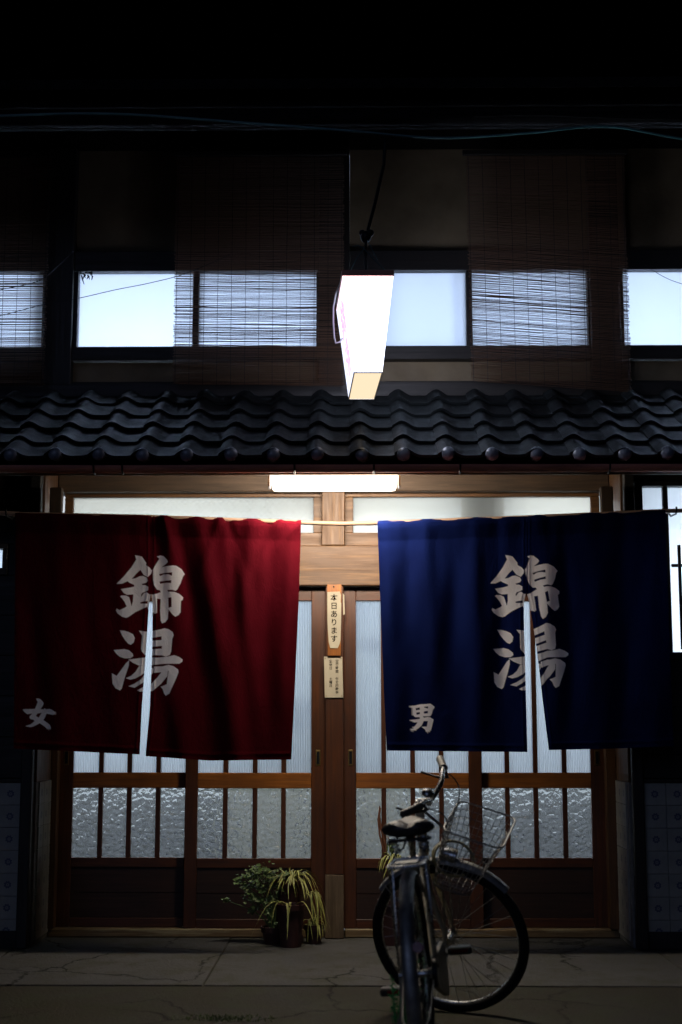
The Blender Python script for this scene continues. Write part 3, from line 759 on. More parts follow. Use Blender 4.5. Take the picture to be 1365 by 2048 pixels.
def axis_pts(a, b, fine, f=1.0, c=5.0):
    pts = [a]
    while pts[-1] < b - 1e-6:
        x = pts[-1]; st = f if any(q0-1 <= x <= q1+1 for q0, q1 in fine) else c
        pts.append(min(b, x+st))
    if pts[-1]-pts[-2] < .3: pts.pop(-2)
    return np.array(pts)
def panel(name, m, root, ax0, ax1, xl, xr, top, bot, fine, printf, fold, seed):
    """xl(y), xr(y): left and right edges in photo pixels; ax0..ax1 nominal span used for the grid"""
    us = (axis_pts(ax0, ax1, fine)-ax0)/(ax1-ax0)
    vs = (axis_pts(1018, 1520, [(1098, 1472)], 1.0, 3.0)-1018)/502
    U, V = np.meshgrid(us, vs)
    nomx = ax0 + U*(ax1-ax0)
    t0_, b0_ = top(nomx), bot(nomx)
    py = t0_ + (b0_-t0_)*V
    px = xl(py) + (xr(py)-xl(py))*U
    D = fold(px, py, V) + (.0016 if seed in (2, 4) else 0)
    D = D - .0022*bell(b0_-py, 12, 2.5) - .0015*bell(px-xl(py), 7, 2) - .0015*bell(xr(py)-px, 7, 2)
    cov = np.zeros(px.shape)
    for ox in (-.33, 0, .33):
        for oy in (-.33, 0, .33): cov += printf(px+ox, py+oy)
    cov /= 9
    # unproject
    d = np.stack([(px-682.5)/F, -(py-1024)/F, -np.ones_like(px)], -1) @ np.array(CM).T
    t = YN/d[..., 1]
    W3 = np.stack([d[..., 0]*t, np.full(px.shape, YN), CZ + d[..., 2]*t], -1)
    W3[..., 1] += D
    # sleeve round the rod
    sl = np.clip((py - t0_)/9.0, 0, 1)
    W3[..., 1] += -.0165*np.sin(np.arccos(np.clip(1-sl*1.0, -1, 1))) * np.clip(1.6-(py-t0_)/26, 0, 1)
    W3 -= np.array(root.location)
    nr, nc = px.shape; idx = np.arange(nr*nc).reshape(nr, nc)
    fc = np.stack([idx[:-1,:-1], idx[1:,:-1], idx[1:,1:], idx[:-1,1:]], -1).reshape(-1, 4)
    me = bpy.data.meshes.new(name)
    me.vertices.add(nr*nc); me.vertices.foreach_set('co', W3.reshape(-1))
    me.loops.add(len(fc)*4); me.loops.foreach_set('vertex_index', fc.reshape(-1))
    me.polygons.add(len(fc)); me.polygons.foreach_set('loop_start', np.arange(len(fc))*4)
    me.polygons.foreach_set('use_smooth', np.ones(len(fc), bool))
    me.update(); me.validate()
    a = me.attributes.new('print', 'FLOAT', 'POINT'); a.data.foreach_set('value', cov.reshape(-1).astype(np.float32))
    me.materials.append(m); o = bpy.data.objects.new(name, me); link(o, root); return o
ip = lambda xs_, ys_: (lambda y: np.interp(y, xs_, ys_))
def bell(x, c, w): return np.exp(-((x-c)/w)**2)
def fold_red(px, py, V):
    d = np.zeros(px.shape)
    g = np.clip(V*1.6, 0, 1)
    # (x at top, x at bottom, width, amplitude)
    for xt, xb, w, a in ((60, 70, 22, .012), (120, 110, 26, -.012), (185, 170, 20, .010), (245, 236, 22, -.010), (322, 372, 18, -.009), (350, 425, 20, .012), (395, 470, 24, -.014),
                         (455, 500, 14, .012), (505, 468, 22, -.024), (545, 530, 18, .016), (585, 560, 14, -.012)):
        c = xt + (xb-xt)*V**.8
        d += a*bell(px, c, w*(.55+.9*V))*np.clip(.25+V*2.2, 0, 1)
    for xt, yt, sl, a in ((330, 1040, .25, -.008), (440, 1040, -.35, -.008), (455, 1040, .4, .007), (600, 1045, -.8, -.010), (540, 1040, -.3, .008), (560, 1042, -.55, -.007)):
        c = xt + sl*(py-yt); d += a*bell(px, c, 7+.05*(py-yt))*np.exp(-(py-yt)/150)
    d += .004*np.sin(px*.045+py*.008)*g + .0025*np.sin(px*.11-py*.02+1.3)
    return d*np.interp(px, [200, 300, 340, 620], [.28, .42, 1.0, .85])*np.interp(V, [0, .5, 1], [1, 1, .7])
def fold_blue(px, py, V):
    d = np.zeros(px.shape)
    for xt, xb, w, a in ((775, 790, 16, -.014), (812, 826, 18, .013), (850, 880, 20, -.014), (905, 915, 22, .014), (948, 960, 18, -.016), (995, 1010, 18, .012), (1080, 1118, 22, -.015),
                         (1125, 1150, 20, .012), (1185, 1200, 26, -.013), (1245, 1255, 22, .012), (1300, 1310, 24, -.012)):
        c = xt + (xb-xt)*V**.9
        d += a*bell(px, c, w*(.6+.8*V))*np.clip(.3+V*2.0, 0, 1)
    d += .004*np.sin(px*.05+py*.006)*np.clip(V*1.5, 0, 1) + .002*np.sin(px*.12+py*.02)
    return d*np.interp(px, [750, 950, 1100, 1350], [.95, .8, .6, .4])*np.interp(V, [0, .5, 1], [1, 1, .7])
topf = lambda x: rod_y(x) - .5
red = thing('noren', 'deep red split door curtain with white lettering, left of the centre post', 'curtain', P(310, 1030, YN), 'split door curtains on the rod')
sl_r = [1020, 1178, 1208, 1300, 1420, 1505]
panel('cloth_panel', M['red_cloth'], red, 32, 300, ip([1020, 1500], [32, 28]), ip(sl_r, [304, 304, 298.5, 292.5, 284, 280]),
      topf, ip([32, 304], [1497, 1509]), [(45, 115), (220, 300)], red_print, fold_red, 1)
panel('cloth_panel', M['red_cloth'], red, 302, 603, ip(sl_r, [301.5, 302, 306, 305, 300, 292]), ip([1040, 1200, 1400, 1519], [603, 598, 589, 583]),
      topf, ip([300, 430, 603], [1512, 1521, 1519]), [(296, 375)], red_print, fold_red, 2)
blue = thing('noren', 'navy blue split door curtain with white lettering, right of the centre post', 'curtain', P(1045, 1030, YN), 'split door curtains on the rod')
sl_b = [1018, 1178, 1205, 1260, 1300, 1420, 1500]
panel('cloth_panel', M['blue_cloth'], blue, 755, 1052, ip([1042, 1200, 1400, 1500], [755, 761, 769, 774]), ip(sl_b, [1055, 1054, 1048, 1048.5, 1050, 1053, 1055]),
      topf, ip([755, 1052], [1501, 1504]), [(815, 875), (975, 1053)], blue_print, fold_blue, 3)
panel('cloth_panel', M['blue_cloth'], blue, 1054, 1332, ip(sl_b, [1052, 1052, 1059, 1068, 1074, 1088, 1098]), ip([1018, 1500], [1330, 1348]),
      topf, ip([1052, 1200, 1340], [1500, 1497, 1492]), [(1052, 1150)], blue_print, fold_blue, 4)

# ------------------------------------------------------------------ lamp below the eave
YLp = 7.45
a = P(541, 962, YLp); b_ = P(797, 962, YLp)
zt_, zb_ = PZ(941, YLp), PZ(983, YLp); cx = (a.x+b_.x)/2
lamp = thing('eave_lamp', 'lit white fluorescent lamp with rounded cover under the middle of the gutter', 'lamp', (cx, YLp, zt_))
hw = (b_.x-a.x)/2; hh = zt_-zb_
d = MB(); pr = []
for i in range(13):
    t = pi*i/12; pr.append((-cos(t)*.048, -sin(t)**.6*hh if 0 < i < 12 else 0))
v = []; f = []; secs = [(-hw, .86), (-hw+.006, .97), (-hw+.03, 1), (hw-.03, 1), (hw-.006, .97), (hw, .86)]
for x, s in secs:
    for y, z in pr: v.append((x + (.012*(-z/hh) if x < 0 else -.012*(-z/hh)), y*s, z*s))
k = len(pr)
for i in range(len(secs)-1):
    for q in range(k-1): f.append((i*k+q, (i+1)*k+q, (i+1)*k+q+1, i*k+q+1))
f += [tuple(range(k)), tuple((len(secs)-1)*k+q for q in range(k-1, -1, -1))]
d.add(v, f); d.build('diffuser', M['lamp_glow'], lamp, smooth=True)
d = MB(); d.box(-hw+.01, hw-.01, -.05, .05, .0015, .03); d.build('lamp_housing', M['steel'], lamp, bevel=.004)
for s in (-1, 1):
    d = MB(); d.box(s*(hw+.004)-.006, s*(hw+.004)+.006, -.046, .046, -hh*.82, .002); d.build('end_cap', M['white_cable'], lamp, bevel=.003)
    d = MB(); d.box(s*hw*.75-.02, s*hw*.75+.02, -.012, .012, .031, .075); d.build('mounting_bracket', M['black_metal'], lamp, bevel=.002)

# ------------------------------------------------------------------ hanging lit sign box
YS1, YS2 = 7.0, 7.62
pTL, pTR, pBL, pBR = P(685.5, 553, YS1), P(787, 553, YS1), P(709, 745, YS1), P(765, 745, YS1)
zt_, zb_ = pTL.z, pBL.z
qBL = P(698, 802, YS1*1.085); YS2 = YS1*1.085
qTL = P(673.5, 622, YS2); qBR = P(749, 802, YS2)
qTR = qTL + (pTR-pTL)
for q in (qTL, qTR): q.z = zt_
for q in (qBL, qBR): q.z = zb_
org = (pTL+pTR+qTL+qTR)/4
sg = thing('hanging_sign', 'bright white tapered light-box sign hanging above the tiled canopy', 'sign', org)
V8 = [p - org for p in (pTL, pTR, pBR, pBL, qTL, qTR, qBR, qBL)]
def quad(name, m, ids, th=.004, grid=None):
    a, b2, c, d2 = [V8[i] for i in ids]
    n = (b2-a).cross(d2-a).normalized()*th
    mb = MB(); mb.add([a, b2, c, d2, a+n, b2+n, c+n, d2+n], [(0,1,2,3),(7,6,5,4),(0,4,5,1),(1,5,6,2),(2,6,7,3),(3,7,4,0)])
    return mb.build(name, m, sg)
quad('sign_face', M['sign_glow'], (0, 1, 2, 3)); quad('sign_back', M['sign_glow'], (5, 4, 7, 6))
quad('sign_side', M['sign_glow'], (1, 5, 6, 2)); quad('sign_underside', M['sign_under'], (3, 2, 6, 7), .003)
# left side carries the name in red
def printed_quad():
    a, b2, c, d2 = V8[4], V8[0], V8[3], V8[7]   # TL far, TR near, BR near, BL far
    nu, nv = 110, 130
    uu, vv = np.meshgrid(np.linspace(0, 1, nu), np.linspace(0, 1, nv))
    A, B2, C, D2 = [np.array(q) for q in (a, b2, c, d2)]
    pts = (A*(1-uu[..., None])+B2*uu[..., None])*(1-vv[..., None]) + (D2*(1-uu[..., None])+C*uu[..., None])*vv[..., None]
    x = 150 + (uu-.22)/.56*870; y = 185 + (vv-.1)/.8*1690
    cov = mask_big(x, y).astype(np.float32)
    idx = np.arange(nu*nv).reshape(nv, nu)
    fc = np.stack([idx[:-1,:-1], idx[1:,:-1], idx[1:,1:], idx[:-1,1:]], -1).reshape(-1, 4)
    me = bpy.data.meshes.new('sign_side'); me.from_pydata(pts.reshape(-1, 3).tolist(), [], fc.tolist())
    at = me.attributes.new('print', 'FLOAT', 'POINT'); at.data.foreach_set('value', cov.reshape(-1))
    m, n, l, b, o = newmat('sign_acrylic_lettered'); n.remove(b)
    an = n.new('ShaderNodeAttribute'); an.attribute_name = 'print'
    e = n.new('ShaderNodeEmission'); e.inputs[1].default_value = 1.55
    l.new(mix_c(n, l, an.outputs['Fac'], (.76, .80, 1.0), (.66, .40, .72)), e.inputs[0]); l.new(e.outputs[0], o.inputs[0])
    me.materials.append(m); ob = bpy.data.objects.new('sign_side', me); link(ob, sg); ob['label'] = 'lettered side of the sign'
printed_quad()
cp = MB(); hgt = .032
t4 = [V8[0], V8[1], V8[5], V8[4]]; cc = sum(t4, Vector())/4
t4 = [cc + (q-cc)*1.03 for q in t4]
cp.add([q + Vector((0,0,.001)) for q in t4] + [q+Vector((0,0,hgt)) for q in t4], [(3,2,1,0),(4,5,6,7),(0,1,5,4),(1,2,6,5),(2,3,7,6),(3,0,4,7)])
cp.build('sign_cap', M['gutter'], sg, bevel=.002)
eb = MB()
for i, j in ((3, 2), (3, 7), (2, 6)):
    eb.tube([V8[i], V8[j]], .0035, 5)
eb.build('sign_edge_trim', M['white_cable'], sg)
cb = MB(); cp0 = [P(x, y, YS1+.3) - org for x, y in ((683, 562), (672, 588), (667, 615), (667, 645), (669, 675), (672, 686), (680, 684), (686, 676))]
cb.tube(cp0, .0045, 6); cb.build('sign_cable', M['white_cable'], sg, smooth=True)
# hanger rod and its wires
hg = thing('sign_hanger', 'dark iron arm and twisted wires holding the lit sign', 'bracket', P(770, 320, 7.6))
o0 = Vector(hg.location)
mb = MB(); mb.tube([P(772, 262, 7.46)-o0, P(768, 330, 7.45)-o0, P(752, 400, 7.4)-o0, P(736, 462, 7.35)-o0], .009, 8)
mb.tube([P(736, 462, 7.35)-o0, P(731, 500, 7.3)-o0, P(733, 548, 7.3)-o0], .007, 8); mb.build('iron_arm', M['black_metal'], hg, smooth=True)
mb = MB(); mb.ball(P(732, 474, 7.34)-o0, .03, .03, .034); mb.ball(P(725, 466, 7.34)-o0, .018); mb.ball(P(741, 466, 7.34)-o0, .02)
mb.build('insulator', M['black_metal'], hg, smooth=True)
for pts in (((705, 494), (716, 491), (728, 496)), ((727, 496), (742, 512), (758, 528), (770, 540), (778, 545)), ((700, 545), (712, 520), (728, 498)), ((735, 480), (745, 500), (756, 520))):
    mb = MB(); mb.tube([P(x, y, 7.28)-o0 for x, y in pts], .0025, 6); mb.build('wire', M['cable'], hg, smooth=True)

# ------------------------------------------------------------------ overhead cables
def cable(pts, Y, r, label, m='cable'):
    c = [P(x, y, Y) for x, y in pts]; out = []
    for i in range(len(c)-1):
        p0 = c[max(i-1, 0)]; p1 = c[i]; p2 = c[i+1]; p3 = c[min(i+2, len(c)-1)]
        for k in range(8):
            t = k/8; out.append(.5*((2*p1)+(p2-p0)*t+(2*p0-5*p1+4*p2-p3)*t*t+(3*p1-p0-3*p2+p3)*t**3))
    out.append(c[-1]); o0 = out[0].copy(); mb = MB(); mb.tube([p-o0 for p in out], r, 6)
    o = mb.build('cable', M[m], None, smooth=True); o.location = o0; return tag(o, label, 'cable', 'cables and wires strung across the facade')
cable([(-320, 250), (0, 232), (230, 228), (480, 245), (700, 262), (880, 276), (1060, 266), (1210, 253), (1365, 278), (1700, 330)], 7.2, .0075, 'teal cable sagging across the facade above the blinds')
cable([(950, 232), (1080, 230), (1230, 236), (1365, 238), (1700, 240)], 7.22, .008, 'thick dark cable under the upper eave at top right', 'near_black')
cable([(-60, 600), (0, 580), (40, 572), (88, 556), (150, 500)], 8.0, .0022, 'thin black wire crossing the leftmost blind', 'thread')
cable([(-60, 644), (0, 632), (88, 609), (160, 596), (230, 580), (300, 566), (372, 547), (460, 510)], 8.02, .0022, 'thin black wire slanting across the bare white window', 'thread')
cable([(1290, 530), (1325, 552), (1365, 568), (1480, 600)], 8.02, .0018, 'thin black wire at the corner of the rightmost window', 'thread')
vm = thing('dead_vine', 'black tuft of dead vine in the upper left corner of the bare white window', 'vine', P(165, 552, 8.2)); o0 = Vector(vm.location)
rv = random.Random(5); mb = MB()
for i in range(16):
    s = P(rv.uniform(158, 186), rv.uniform(543, 553), 8.2); e = s + Vector((rv.uniform(-.015, .02), 0, -rv.uniform(.004, .04)*(1.5 if s.x < P(168, 552, 8.2).x else .7)))
    mb.tube([s-o0, (s+e)/2-o0+Vector((rv.uniform(-.006, .006), 0, 0)), e-o0], [.005, .004, .002], 5)
mb.build('twigs', M['dark_woodZ'], vm)

# ------------------------------------------------------------------ notices on the centre post
def text_mesh(body, size, name, m, parent, loc, line=1.0, ext=.0003):
    cu = bpy.data.curves.new(name, 'FONT'); cu.body = body; cu.size = size; cu.align_x = 'CENTER'; cu.space_line = line; cu.extrude = ext
    cu.offset = size*.014
    t = bpy.data.objects.new('tmp', cu); COL.objects.link(t)
    dg = bpy.context.evaluated_depsgraph_get(); dg.update()
    me = bpy.data.meshes.new_from_object(t.evaluated_get(dg)); bpy.data.objects.remove(t)
    me.materials.append(m); o = bpy.data.objects.new(name, me); link(o, parent)
    o.location = loc; o.rotation_euler = (R(90), 0, 0); return o
YP = 8.297
def board_plane(pts, y0, y1, name, m, parent, o0):
    n = len(pts); v = [(PX(x, y, y0)-o0.x, y0-o0.y, PZ(y, y0)-o0.z) for x, y in pts] + [(PX(x, y, y0)-o0.x, y1-o0.y, PZ(y, y0)-o0.z) for x, y in pts]
    f = [tuple(range(n)), tuple(range(2*n-1, n-1, -1))] + [(i, n+i, n+(i+1) % n, (i+1) % n) for i in range(n)]
    mb = MB(); mb.add(v, f); return mb.build(name, m, parent, bevel=0)
o0 = P(669, 1240, 8.28)
nb = thing('notice_board', 'narrow hanging wooden tablet with white paper of vertical handwriting on the centre post', 'notice', o0)
board_plane([(655, 1169), (683.5, 1169), (682, 1311), (656, 1311)], 8.279, 8.295, 'tablet', M['red_woodZ'], nb, o0)
board_plane([(655.2, 1184), (680, 1183), (682.5, 1190), (682, 1204), (683, 1206), (682.8, 1240), (681.5, 1280), (680, 1287), (676, 1296), (661, 1296), (658, 1284), (656.5, 1264), (655.3, 1240)], 8.2745, 8.2775, 'paper', M['paper'], nb, o0)
mb = MB(); mb.ball(P(668, 1173, 8.275)-o0, .005); mb.build('nail', M['black_metal'], nb)
zz = PZ(1194, 8.27)-o0.z
for i, ch in enumerate('本日あります'):
    text_mesh(ch, .043, 'character', M['ink'], nb, (P(668.5, 1200, 8.27).x-o0.x, 8.2738-o0.y, zz - .0188 - i*.0478))
o1 = P(668, 1355, 8.28)
pn = thing('paper_notice', 'pale rectangular notice with two columns of small print below the tablet', 'notice', o1)
board_plane([(648.5, 1313), (685, 1313), (687, 1395), (650, 1395)], 8.292, 8.295, 'paper', M['paper'], pn, o1)
for px_, y_, body in ((674.5, 1323, '営業時間'), (674.5, 1358, '午後四時半'), (662, 1323, '定休日'), (662, 1358, '土曜日')):
    for i, ch in enumerate(body):
        text_mesh(ch, .019, 'character', M['ink'] if px_ > 670 else M['ink'], pn, (P(px_, y_, 8.29).x-o1.x, 8.2915-o1.y, PZ(y_, 8.29)-o1.z - .006 - i*.0195))
for x, y in ((651, 1317), (682.5, 1316), (653, 1392), (684, 1392)):
    mb = MB(); mb.ball(P(x, y, 8.291)-o1, .0035, .002, .0035, 8, 6); mb.build('drawing_pin', M['brass'], pn)
o2 = P(688.5, 1208, 8.30)
sp = board_plane([(686, 1186), (689, 1190), (690, 1228), (687, 1230)], 8.292, 8.295, 'paper_slip', M['paper'], None, o2)
sp.location = o2; tag(sp, 'thin torn paper strip stuck beside the wooden tablet on the post', 'paper')

# ------------------------------------------------------------------ plants
def leaf(mb, base, ang, reach, rise, drop, w, n=7, seed=0):
    "arching strap leaf"
    rv = random.Random(seed); dirx = Vector((cos(ang), sin(ang), 0)); side = Vector((-sin(ang), cos(ang), 0))
    v = []; f = []
    for i in range(n+1):
        t = i/n
        p = Vector(base) + dirx*reach*(t**.85) + Vector((0, 0, 4*rise*t*(1-t)*(1-.3*t) - drop*t*t)) + side*.012*sin(t*3+seed)
        ww = w*(math.sin(pi*min(1, .18+t*.82)))**.7 if i < n else .0004
        v += [p - side*ww + Vector((0,0,ww*.5)), p, p + side*ww + Vector((0,0,ww*.5))]
    for i in range(n):
        for k in (0, 1): f.append((i*3+k, i*3+k+1, i*3+k+4, i*3+k+3))
    mb.add(v, f)
def spider(root, base, n, seed, reach=(.09, .2), rise=(.03, .09), drop=(.05, .2), w=.0055, m='spider', angs=None):
    rv = random.Random(seed)
    for i in range(n):
        a = rv.choice(angs)+rv.uniform(-.5, .5) if angs else rv.uniform(0, 2*pi)
        mb = MB(); leaf(mb, (base[0]+rv.uniform(-.02, .02), base[1]+rv.uniform(-.02, .02), base[2]), a, rv.uniform(*reach), rv.uniform(*rise), rv.uniform(*drop), w*rv.uniform(.7, 1.2), seed=i)
        mb.build('leaf', M[m], root, smooth=True)
def pot(root, r0, r1, h, m, name='pot', z=0, rim=.012):
    mb = MB(); mb.lathe([(.001, z), (r0, z), (r1*.97, z+h-.03), (r1+rim*.5, z+h-.028), (r1+rim*.6, z+h), (r1-.006, z+h), (r1-.01, z+h-.02), (.001, z+h-.02)], n=24)
    mb.build(name, M[m], root, smooth=True)
YPl = 8.02
p = P(582, 1868, YPl); zq = .007
pl = thing('potted_plant', 'dark red pot with arching spider leaves standing on the ground by the post', 'plant', (p.x, YPl, zq))
zh = PZ(1808, YPl)-zq
pot(pl, .058, .075, zh, 'red_pot')
mb = MB(); mb.lathe([(.001, zh-.018), (.066, zh-.018)], n=16); mb.build('soil', M['soil'], pl)
for sx, ag, rc, dr in ((-.03, pi*1.02, .19, .19), (-.03, pi*1.12, .16, .10), (-.02, pi*.95, .13, .14), (.0, pi*1.35, .05, .13), (.03, -.25, .10, .09), (.02, -.4, .13, .10), (-.04, pi*1.0, .10, .02), (-.01, pi*1.45, .09, .17), (-.03, pi*1.2, .09, .11)):
    mb = MB(); leaf(mb, (sx, -.05, zh-.0), ag, rc, .035, dr, .006, 8, seed=int(sx*100)); mb.build('leaf', M['spider'], pl, smooth=True)
# upper pot stands on the shelf of a taller pot behind: two stacked terracotta pots
p2 = P(577, 1868, YPl+.17)
z2 = .007
st_ = thing('plant_stand', 'old upturned terracotta pot used as a stand behind the red pot', 'pot', (p2.x, YPl+.17, z2))
zst = PZ(1806, YPl+.17) - z2 - .01
mb = MB(); mb.lathe([(.085, 0), (.085, .03), (.075, .032), (.062, zst), (.001, zst)], n=24); mb.build('upturned_pot', M['red_pot'], st_, smooth=True)
up = thing('potted_plant', 'terracotta pot overflowing with pale spider leaves, raised above the red pot', 'plant', (p2.x, YPl+.17, z2+zst))
zh2 = PZ(1757, YPl+.17) - z2 - zst
pot(up, .062, .085, zh2, 'terracotta')
mb = MB(); mb.lathe([(.001, zh2-.018), (.073, zh2-.018)], n=16); mb.build('soil', M['soil'], up)
spider(up, (.02, -.03, zh2-.01), 70, 3, reach=(.05, .19), rise=(.03, .07), drop=(-.02, .11), w=.0055)
mb = MB(); leaf(mb, (.02, 0, zh2), 2.5, .012, .03, -.065, .005); mb.build('leaf', M['spider'], up, smooth=True)
# leafy bush to the left
def bush(px, py0, Y, label, spots, seed, pot_h=.09, m='leafgreen'):
    rv = random.Random(seed); c = P(px, py0, Y); r = thing('potted_bush', label, 'plant', (c.x, Y, .007))
    pot(r, .05, .065, pot_h, 'red_pot')
    for (sx, sy, rad, n) in spots:
        q = P(sx, sy, Y) - Vector(r.location)
        mb = MB(); mb.tube([(0, 0, pot_h-.02), (q.x*.4, 0, max(pot_h, q.z*.75)), tuple(q)], [.004, .003, .002], 5); mb.build('stem', M['leafgreen'], r, smooth=True)
        lv = MB()
        for i in range(n):
            d = Vector((rv.gauss(0, 1), rv.gauss(0, 1), rv.gauss(0, .8)))*rad*.6
            p_ = q + d; a = rv.uniform(0, 2*pi); L = rv.uniform(.016, .030); w = L*.38
            t = Vector((cos(a), sin(a)*.7, rv.uniform(-.6, .5))).normalized(); s = t.cross(Vector((rv.uniform(-.4, .4), rv.uniform(-1, -.2), .6))).normalized()
            lv.add([p_, p_+t*L*.4+s*w, p_+t*L, p_+t*L*.4-s*w, p_+t*L*.45+Vector((0, 0, -.002))], [(0, 1, 4), (1, 2, 4), (2, 3, 4), (3, 0, 4)])
        o = lv.build('foliage', M[m], r); o['kind'] = 'stuff'
    return r
bush(548, 1864, YPl+.10, 'small-leaved green bush in a low pot left of the terracotta pot',
     [(478, 1762, .02, 30), (508, 1745, .035, 60), (530, 1740, .035, 60), (545, 1752, .03, 50), (492, 1775, .025, 40), (515, 1765, .035, 50), (532, 1775, .03, 40), (520, 1800, .025, 36), (510, 1812, .02, 24), (452, 1800, .012, 14), (505, 1822, .02, 20), (560, 1775, .03, 40), (548, 1800, .03, 36), (535, 1825, .025, 30), (500, 1795, .03, 36), (570, 1750, .03, 30), (488, 1755, .02, 20), (545, 1845, .02, 18)], 4)
rg_ = thing('trailing_plant', 'thin pale grassy plant drooping between the pots and the centre post', 'plant', (P(628, 1868, 8.14).x, 8.14, .007))
pot(rg_, .04, .05, .1, 'red_pot')
spider(rg_, (-.01, -.01, .27), 16, 8, reach=(.04, .11), rise=(.0, .03), drop=(.12, .25), w=.0042, angs=[0, -.4, .3, -1])
spider(rg_, (.0, -.01, .09), 30, 9, reach=(.03, .11), rise=(.02, .08), drop=(.02, .09), w=.0032)
mb = MB(); mb.tube([(0, 0, .07), (-.005, 0, .18), (-.012, 0, .28)], .004, 6); mb.build('stem', M['leafgreen'], rg_, smooth=True)
# plant behind the bicycle
Yq = 8.1; c = P(790, 1868, Yq)
ph = thing('potted_plant', 'tall plant with bare reddish stems behind the bicycle saddle', 'plant', (c.x, Yq, .007))
pot(ph, .07, .09, .24, 'red_pot')
for pts in (((772, 1730), (768, 1700), (760, 1670), (757, 1640), (760, 1612)), ((774, 1730), (772, 1690), (763, 1660), (759, 1632), (762, 1615)), ((790, 1740), (788, 1715), (780, 1690), (776, 1672))):
    mb = MB(); q = [P(x, y, Yq)-Vector(ph.location) for x, y in pts]; mb.tube([(0, 0, .2)] + q, [.006]+[.0055]*(len(q)-1)+[.003], 6); mb.build('stem', M['stem'], ph, smooth=True)
spider(ph, (P(788, 1740, Yq).x-c.x, -.02, PZ(1725, Yq)-.007), 26, 12, reach=(.05, .13), rise=(.02, .08), drop=(.02, .13), w=.006, m='spider')
spider(ph, (P(780, 1700, Yq).x-c.x, -.02, PZ(1705, Yq)-.007), 10, 13, reach=(.02, .06), rise=(.04, .09), drop=(-.04, .06), w=.005, m='leafgreen')
# grass in the gap of the pavement
mb = MB(); rv = random.Random(11)
for i in range(420):
    p = P(rv.gauss(460, 45), 2038+rv.uniform(-4, 5), 5.9); 
    d_ = CZ/(math.tan(math.atan((2038+rv.uniform(-6, 6)-1024)/F)-R(PITCH))); x = (rv.gauss(462, 42)-715)/F*d_; a = rv.uniform(0, 6.28); h_ = rv.uniform(.004, .016)
    w = .002; mb.add([(x-w*cos(a), d_-w*sin(a), -.003), (x+w*cos(a), d_+w*sin(a), -.003), (x+h_*.7*cos(a*3), d_+h_*.7*sin(a*3), h_)], [(0, 1, 2)])
tag(mb.build('grass', M['leafgreen']), 'low moss and grass in the crack of the pavement edge', 'grass', kind='stuff')

# ------------------------------------------------------------------ bicycle
LEAN, BYAW, STEER = 5.5, -6.3, -103.0
bk = thing('bicycle', 'old cream city bicycle with wire basket, front wheel turned right, parked before the doors', 'bicycle', (.245, 5.17, .004), rot=(0, R(-LEAN), R(BYAW)))
bk.rotation_mode = 'XYZ'
RW = .315; RT = .0225; ZHB = RW + RT - .003
HT, HB = Vector((0, .83, .86)), Vector((0, .885, .70))
ax = (HT-HB).normalized()
ST = Matrix.Translation(HB) @ Matrix.Rotation(R(STEER), 4, ax) @ Matrix.Translation(-HB)
I4 = Matrix.Identity(4)
def ring(c, r, n, x=0): return [(x, c[1]+r*cos(2*pi*i/n), c[2]+r*sin(2*pi*i/n)) for i in range(n)]
def wheel(cy_, xf):
    c = (0, cy_, ZHB)
    rim = MB(); rim.tube(ring(c, RW-.014, 56), .0105, 8, closed=True); w = rim.build('wheel', M['chrome'], bk, smooth=True, xf=xf)
    t = MB(); t.tube(ring(c, RW, 64), RT, 12, closed=True); t.build('tyre', M['rubber'], w, smooth=True, xf=xf)
    h_ = MB(); h_.tube([(-.045, c[1], c[2]), (-.03, c[1], c[2]), (.03, c[1], c[2]), (.045, c[1], c[2])], [.02, .014, .014, .02], 12)
    h_.tube([(-.07, c[1], c[2]), (.07, c[1], c[2])], .006, 8); h_.build('hub', M['chrome'], w, smooth=True, xf=xf)
    s = MB()
    for i in range(36):
        a = 2*pi*i/36; sd = 1 if i % 2 else -1; a2 = a + (1.2 if (i//2) % 2 else -1.2)
        s.tube([(sd*.034, c[1]+.02*cos(a2), c[2]+.02*sin(a2)), (0, c[1]+(RW-.02)*cos(a), c[2]+(RW-.02)*sin(a))], .0011, 4)
    s.build('spokes', M['steel'], w, xf=xf)
    return w
wheel(0, I4)
YF = 1.075
wheel(YF, ST)
def arc_fender(cy_, a0, a1, xf, name, flap=False):
    R_ = RW+RT+.014; v = []; f = []; n = 30; prof = [(x*.86, z) for x, z in [(-.03, -.012), (-.024, .001), (-.01, .007), (.01, .007), (.024, .001), (.03, -.012), (.022, -.004), (.008, .003), (-.008, .003), (-.022, -.004)]]
    k = len(prof)
    for i in range(n+1):
        a = R(a0+(a1-a0)*i/n)
        for x, r in prof: v.append((x, cy_+(R_+r)*cos(a), ZHB+(R_+r)*sin(a)))
    for i in range(n):
        for q in range(k): f.append((i*k+q, i*k+(q+1) % k, (i+1)*k+(q+1) % k, (i+1)*k+q))
    f += [tuple(range(k)), tuple(n*k+q for q in range(k-1, -1, -1))]
    mb = MB(); mb.add(v, f); fo = mb.build(name, M['steel'], bk, smooth=True, xf=xf)
    for a in ((a1-6) if abs(a1) > 100 else a1, ):
        a = R(a); s = MB()
        for sd in (-1, 1): s.tube([(sd*.055, cy_, ZHB), (sd*.045, cy_+(R_-.05)*cos(a), ZHB+(R_-.05)*sin(a)), (sd*.028, cy_+R_*cos(a), ZHB+R_*sin(a))], .0028, 6)
        s.build('fender_stay', M['steel'], fo, smooth=True, xf=xf)
    return fo
arc_fender(0, 55, 205, I4, 'rear_fender')
arc_fender(YF, 58, 160, ST, 'front_fender')
BBp = Vector((0, .455, .275)); SEAT = Vector((0, .285, .70)); RH = Vector((0, 0, ZHB))
